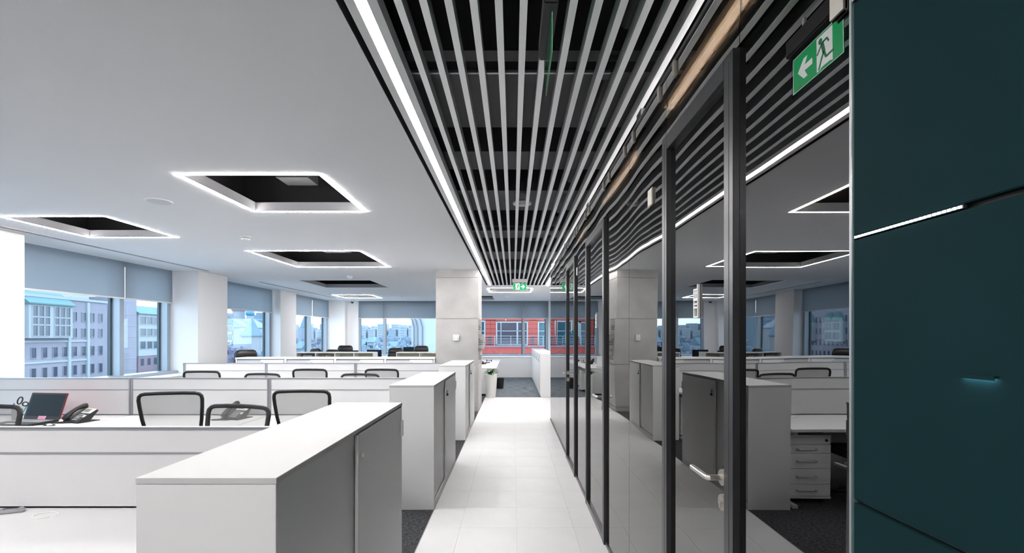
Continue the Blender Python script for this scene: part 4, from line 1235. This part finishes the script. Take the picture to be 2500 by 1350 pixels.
for k in range(13):
    for z in (5.4, 1.8, -1.8, -5.4, -9.0): win(bD, 1.4+2.6*k, z, 1.0, 1.8, sm='stone_lilac')
for s0 in (2.0, 20.0):
    B(s0, s0+9.5, -1.4, 0, -0.5, 5.6).build('bay', 'stone_white', bD)
    for q in range(2):
        MB().prism([(s0+q*4.75, 5.6), (s0+4.75+q*4.75, 5.6), (s0+2.37+q*4.75, 8.4)], lambda a, b, d: (a, d, b), -1.7, 0.3).build('gable_roof', 'roof_teal', bD)
        for w_ in range(3):
            for z in (0.2, 3.0): win(bD, s0+1.0+1.4*w_+q*4.75, z, 1.0, 2.0, 'pane_blue', -1.4)

# church, tower and blocks seen through the second window
def ray(r, Y, z=0): return (r*Y, Y, z)
ch = thing('church', 'white church with blue and gold domes', 'church', (-0.588*250, 250, GZ))
B(-14, 8, 0, 24, 0, 20).build('nave', 'church_white', ch)
MB().prism([(-14.5, 20), (8.5, 20), (-3, 26)], lambda a, b, d: (a, d, b), -0.5, 24.5).build('roof', 'city_haze_mid', ch)
MB().lathe([(1.7, 20), (1.7, 26.5), (2.0, 26.6), (2.3, 27.6), (2.1, 29), (1.2, 30.2), (0.3, 31.2), (0.1, 33.5)], 18, 5.2, 8).build('blue_dome', 'dome_blue', ch, smooth=True)
MB().lathe([(1.72, 20), (1.72, 26.4)], 18, 5.2, 8).build('drum', 'church_white', ch)
MB().lathe([(3.0, 22), (3.0, 29), (3.6, 29.2), (4.0, 31), (3.2, 33.5), (1.0, 36), (0.2, 39)], 20, -2.0, 10).build('gold_dome', 'dome_gold', ch, smooth=True)
MB().lathe([(3.05, 20), (3.05, 28.8)], 20, -2.0, 10).build('drum', 'church_white', ch)
MB().prism([(3, 0), (12, 0), (12, 14), (7.5, 19.5), (3, 14)], lambda a, b, d: (a, d, b), -6, 2).build('gabled_porch', 'church_white', ch)
for k in range(5): win(ch, -11+4*k, 9, 1.2, 4, 'pane_blue')
tt = thing('tent_roof_tower', 'squat tower with a pointed blue-green roof', 'tower', (-0.546*200, 200, GZ))
MB().lathe([(4.0, 0), (4.0, 15.5)], 8).build('shaft', 'church_white', tt)
MB().lathe([(4.6, 15.4), (4.6, 15.8), (2.4, 19.0), (0.9, 22.0), (0.05, 23.2)], 8).build('tent_roof', 'city_haze_blue', tt)
tw2 = thing('apartment_tower', 'stepped apartment tower behind the pointed-roof tower', 'building', (-0.528*420, 420, GZ))
B(-7, 14, 0, 20, 0, 34).build('wall', 'city_haze_blue', tw2); B(-5, 1, 2, 16, 34, 36).build('roof_step', 'city_haze_blue', tw2); B(4, 14, 2, 16, 34, 36).build('roof_step', 'city_haze_blue', tw2)
for k in range(8): B(-6.5, 13.5, -0.2, 0, 4+3.6*k, 5.4+3.6*k).build('window_band', 'city_haze_mid', tw2)
tw3 = thing('spire_tower', 'slender tower with a spire seen through the far left bay', 'tower', (-0.438*355, 355, GZ))
B(-4, 4, 0, 8, 0, 22).build('wall', 'city_haze_mid', tw3)
MB().lathe([(4.5, 22), (1.5, 30), (0.1, 36)], 8, 0, 4).build('spire', 'city_haze_blue', tw3)
# city blocks, distance haze carried by their pale colours
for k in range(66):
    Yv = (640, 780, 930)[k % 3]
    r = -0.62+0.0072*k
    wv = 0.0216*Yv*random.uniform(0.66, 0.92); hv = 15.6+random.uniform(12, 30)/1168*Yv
    t = thing('apartment_block', 'distant apartment block with haze painted into its colour', 'building', (r*Yv, Yv, GZ), 0.0, 'hazy city blocks on the horizon')
    B(-wv/2, wv/2, 0, 14, 0, hv).build('wall', ('city_haze_pale', 'city_haze_mid', 'city_haze_pale', 'church_white')[(k*7) % 4], t)
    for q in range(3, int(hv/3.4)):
        B(-wv/2+0.8, wv/2-0.8, -0.25, 0, 1.6+3.4*q, 3.2+3.4*q).build('window_band', 'city_haze_mid', t)
# low town houses
for k in range(8):
    Yv = 178 if k % 2 else 245
    r = -0.31+0.024*(k//2)*1.0 if k % 2 else -0.32+0.022*(k//2)
    if k % 2: r = -0.45+0.06*(k//2)
    t = thing('town_house', 'low pale town house among the bare trees', 'building', (r*Yv, Yv, GZ), 0, 'town houses among the trees')
    wv = random.uniform(0.014, 0.019)*Yv; hv = random.uniform(9, 12.5)
    B(-wv/2, wv/2, 0, 9, 0, hv).build('wall', random.choice(['city_haze_mid', 'city_haze_pale']), t)
    MB().prism([(-0.5, hv), (9.5, hv), (4.5, hv+2.6)], lambda a, b, d: (d, a, b), -wv/2-0.3, wv/2+0.3).build('roof', 'city_haze_blue', t)
    for q in range(3): win(t, -wv/2+0.9+q*(wv-1.8)/2, hv-3.2, 0.7, 1.6, 'pane_blue')
# bare trees
def make_tree(mm):
    t = empty('bare_tree')
    MB().tube([(0, 0, 0), (0.1, 0, 3), (0, 0.1, 6)], [0.3, 0.22, 0.1], 6).build('trunk', 'text_dark', t)
    bm = bmesh.new(); bmesh.ops.create_icosphere(bm, subdivisions=4, radius=1)
    for v in bm.verts:
        n = v.co.normalized()
        f = 1+0.22*math.sin(5*n.x+3)*math.sin(6*n.y)+0.16*math.sin(11*n.z+2*n.x)+random.uniform(-0.22, 0.18)
        v.co = Vector((n.x*3.4*f, n.y*3.4*f, 6.5+n.z*4.2*f))
    me = bpy.data.meshes.new('crown'); bm.to_mesh(me); bm.free(); me.materials.append(MATS[mm])
    o = bpy.data.objects.new('crown', me); COL.objects.link(o); o.parent = t
    return t
tp_ = make_tree('tree_plum'); tb_ = make_tree('tree_blue')
pu = {'p': False, 'b': False}
k = 0
for Yv in (72, 84, 97, 110, 124, 140, 155, 205, 220, 265, 290, 330, 390, 450, 520):
    span = 0.47*Yv
    nn = int(span/(9.6 if Yv < 300 else 13))
    for q in range(nn):
        r = -0.62+0.47*(q+0.5+random.uniform(-0.03, 0.03))/nn
        if Yv > 190 and r < -0.5: continue
        key = 'p' if (r < -0.555 or k % 6 == 0) else 'b'
        src = tp_ if key == 'p' else tb_
        o = copy_tree(src) if pu[key] else src
        pu[key] = True
        sc = random.uniform(0.9, 1.1)*(1.0 if Yv < 300 else 1.3)
        o.location = (r*Yv, Yv+random.uniform(-0.8, 0.8), GZ); o.rotation_euler.z = random.uniform(0, 6); o.scale = (sc, sc, sc*random.uniform(0.85, 1.1))
        tag(o, 'plum-grey bare tree outside the windows' if key == 'p' else 'blue-grey bare tree outside the windows', 'tree', 'bare trees outside, %s' % ('plum' if key == 'p' else 'blue'))
        k += 1

# white building with drain pipes
wb_ = thing('white_building', 'plain white building with three dark drain pipes', 'building', (-8.5, 40, GZ))
B(0.0, 2.2, 0, 10, 0, 26).build('wall', 'stone_white', wb_)
for k, x in enumerate((0.25, 0.55, 0.95)):
    MB().tube([(x, -0.12, 0), (x, -0.12, 16.3), (x-0.12, -0.20, 16.9), (x-0.3, -0.3, 17.1)], 0.055, 8).build('drain_pipe', 'pipe_metal', wb_, smooth=True)
gh = thing('gabled_house', 'small gabled house with a pale roof below the pipes', 'building', (-11.9, 52, GZ))
B(0, 5, 0, 8, 0, 12.8).build('wall', 'church_white', gh)
MB().prism([(-0.3, 12.8), (5.3, 12.8), (2.5, 14.6)], lambda a, b, d: (a, d, b), -0.3, 8.3).build('roof', 'city_haze_pale', gh)
for q in range(3): win(gh, 1.0+1.5*q, 11.0, 0.8, 1.2, 'pane_blue')

# red building opposite the far window (front at Y = 45)
RB = 45.0
sc = RB/FPX
def rx(u): return (u-VPX)*sc
def rz_(v): return EYE-(v-VPY)*sc
rb = thing('red_building', 'red clad building with a railed terrace and blue windows', 'building', (0, RB, 0))
B(-6.2, 9.0, 0.15, 12, GZ, 14).build('wall', 'red_clad_dark', rb)
def red_window(u0, u1, v0, v1, mull, transom, mm):
    x0, x1, z0, z1 = rx(u0), rx(u1), rz_(v1), rz_(v0)
    w = B(x0, x1, 0.05, 0.16, z0, z1).build('window', mm, rb)
    fr = MB()
    fr.box(x0-0.08, x0+0.04, -0.04, 0.1, z0-0.06, z1+0.08); fr.box(x1-0.04, x1+0.08, -0.04, 0.1, z0-0.06, z1+0.08)
    fr.box(x0, x1, -0.04, 0.1, z1-0.03, z1+0.08); fr.box(x0, x1, -0.04, 0.1, z0-0.06, z0+0.04)
    for q in mull: fr.box(rx(q)-0.035, rx(q)+0.035, -0.02, 0.1, z0, z1)
    for q in transom: fr.box(x0, x1, -0.02, 0.1, rz_(q)-0.03, rz_(q)+0.03)
    fr.build('window_frame', 'rail_metal', w)
    return (x0-0.08, x1+0.08)
ops = []
for (u0, u1, v0, v1, mu, tr, mm) in ((1213, 1287, 787, 841, (1223, 1262, 1264), (808,), 'pane_plum'), (1315, 1345, 787, 843, (), (808,), 'pane_teal'),
                                    (1141, 1183, 785, 843, (1160,), (808,), 'pane_teal'), (1100, 1128, 787, 843, (), (808,), 'pane_teal'), (1370, 1430, 787, 843, (1400,), (808,), 'pane_plum')):
    ops.append(red_window(u0, u1, v0, v1, mu, tr, mm))
    for (dv) in (-95,):
        red_window(u0, u1, v0+dv, v1+dv, mu, (808+dv,), mm)
# cladding panels between the windows
ops.sort()
segs = []; xcur = -6.2
for a, b in ops:
    if a > xcur: segs.append((xcur, a))
    xcur = max(xcur, b)
segs.append((xcur, 9.0))
zt, zb = rz_(700), rz_(846)
for (a, b) in segs:
    if b-a < 0.1: continue
    nn = max(1, round((b-a)/0.62)); ww = (b-a)/nn
    me_ = B(0.012, ww-0.012, 0.0, 0.15, 0.012, 0.42-0.012).mesh('cladding_panel', 'red_clad')
    z = zb
    while z < rz_(783):
        for q in range(nn):
            o = bpy.data.objects.new('cladding_panel', me_); COL.objects.link(o); o.parent = rb; o.location = (a+q*ww, 0, z)
        z += 0.42
B(-6.2, 9, 0.0, 0.15, rz_(783), rz_(752)).build('upper_cladding', 'red_clad', rb)
B(-6.2, 9.0, -2.3, 0.1, rz_(846), rz_(843)).build('terrace_edge', 'brick_pink', rb)
B(-6.2, 9.0, -2.2, 0.1, rz_(861), rz_(846)).build('fascia', 'red_clad', rb)
for k in range(9):
    x0 = -6.2+1.7*k
    w = B(x0+0.05, x0+1.62, -1.9, -1.8, rz_(905), rz_(861)).build('window', 'pane_teal', rb)
    B(x0-0.03, x0+0.05, -1.95, -1.8, rz_(905), rz_(861)).build('window_post', 'rail_metal', w)
B(-6.2, 9.0, -2.0, 0.1, GZ, rz_(905)).build('lower_wall', 'red_clad_dark', rb)
rl = MB()
for v in (821, 827.5, 832.5, 837): rl.tube([(-6.2, -2.1, rz_(v)+0.02), (rx(1330), -2.1, rz_(v)+0.02)], 0.022, 6)
for k in range(7): rl.tube([(-6.0+1.45*k, -2.1, rz_(845)), (-6.0+1.45*k, -2.1, rz_(820))], 0.025, 6)
rl.build('railing', 'rail_metal', rb)
for u in (1197, 1301, 1350):
    m = MB().box(rx(u)-0.10, rx(u)+0.10, -0.25, 0.0, rz_(831), rz_(822)).box(rx(u)-0.06, rx(u)+0.06, -0.2, 0.0, rz_(840), rz_(833))
    m.build('wall_lantern', 'pane_blue', rb)
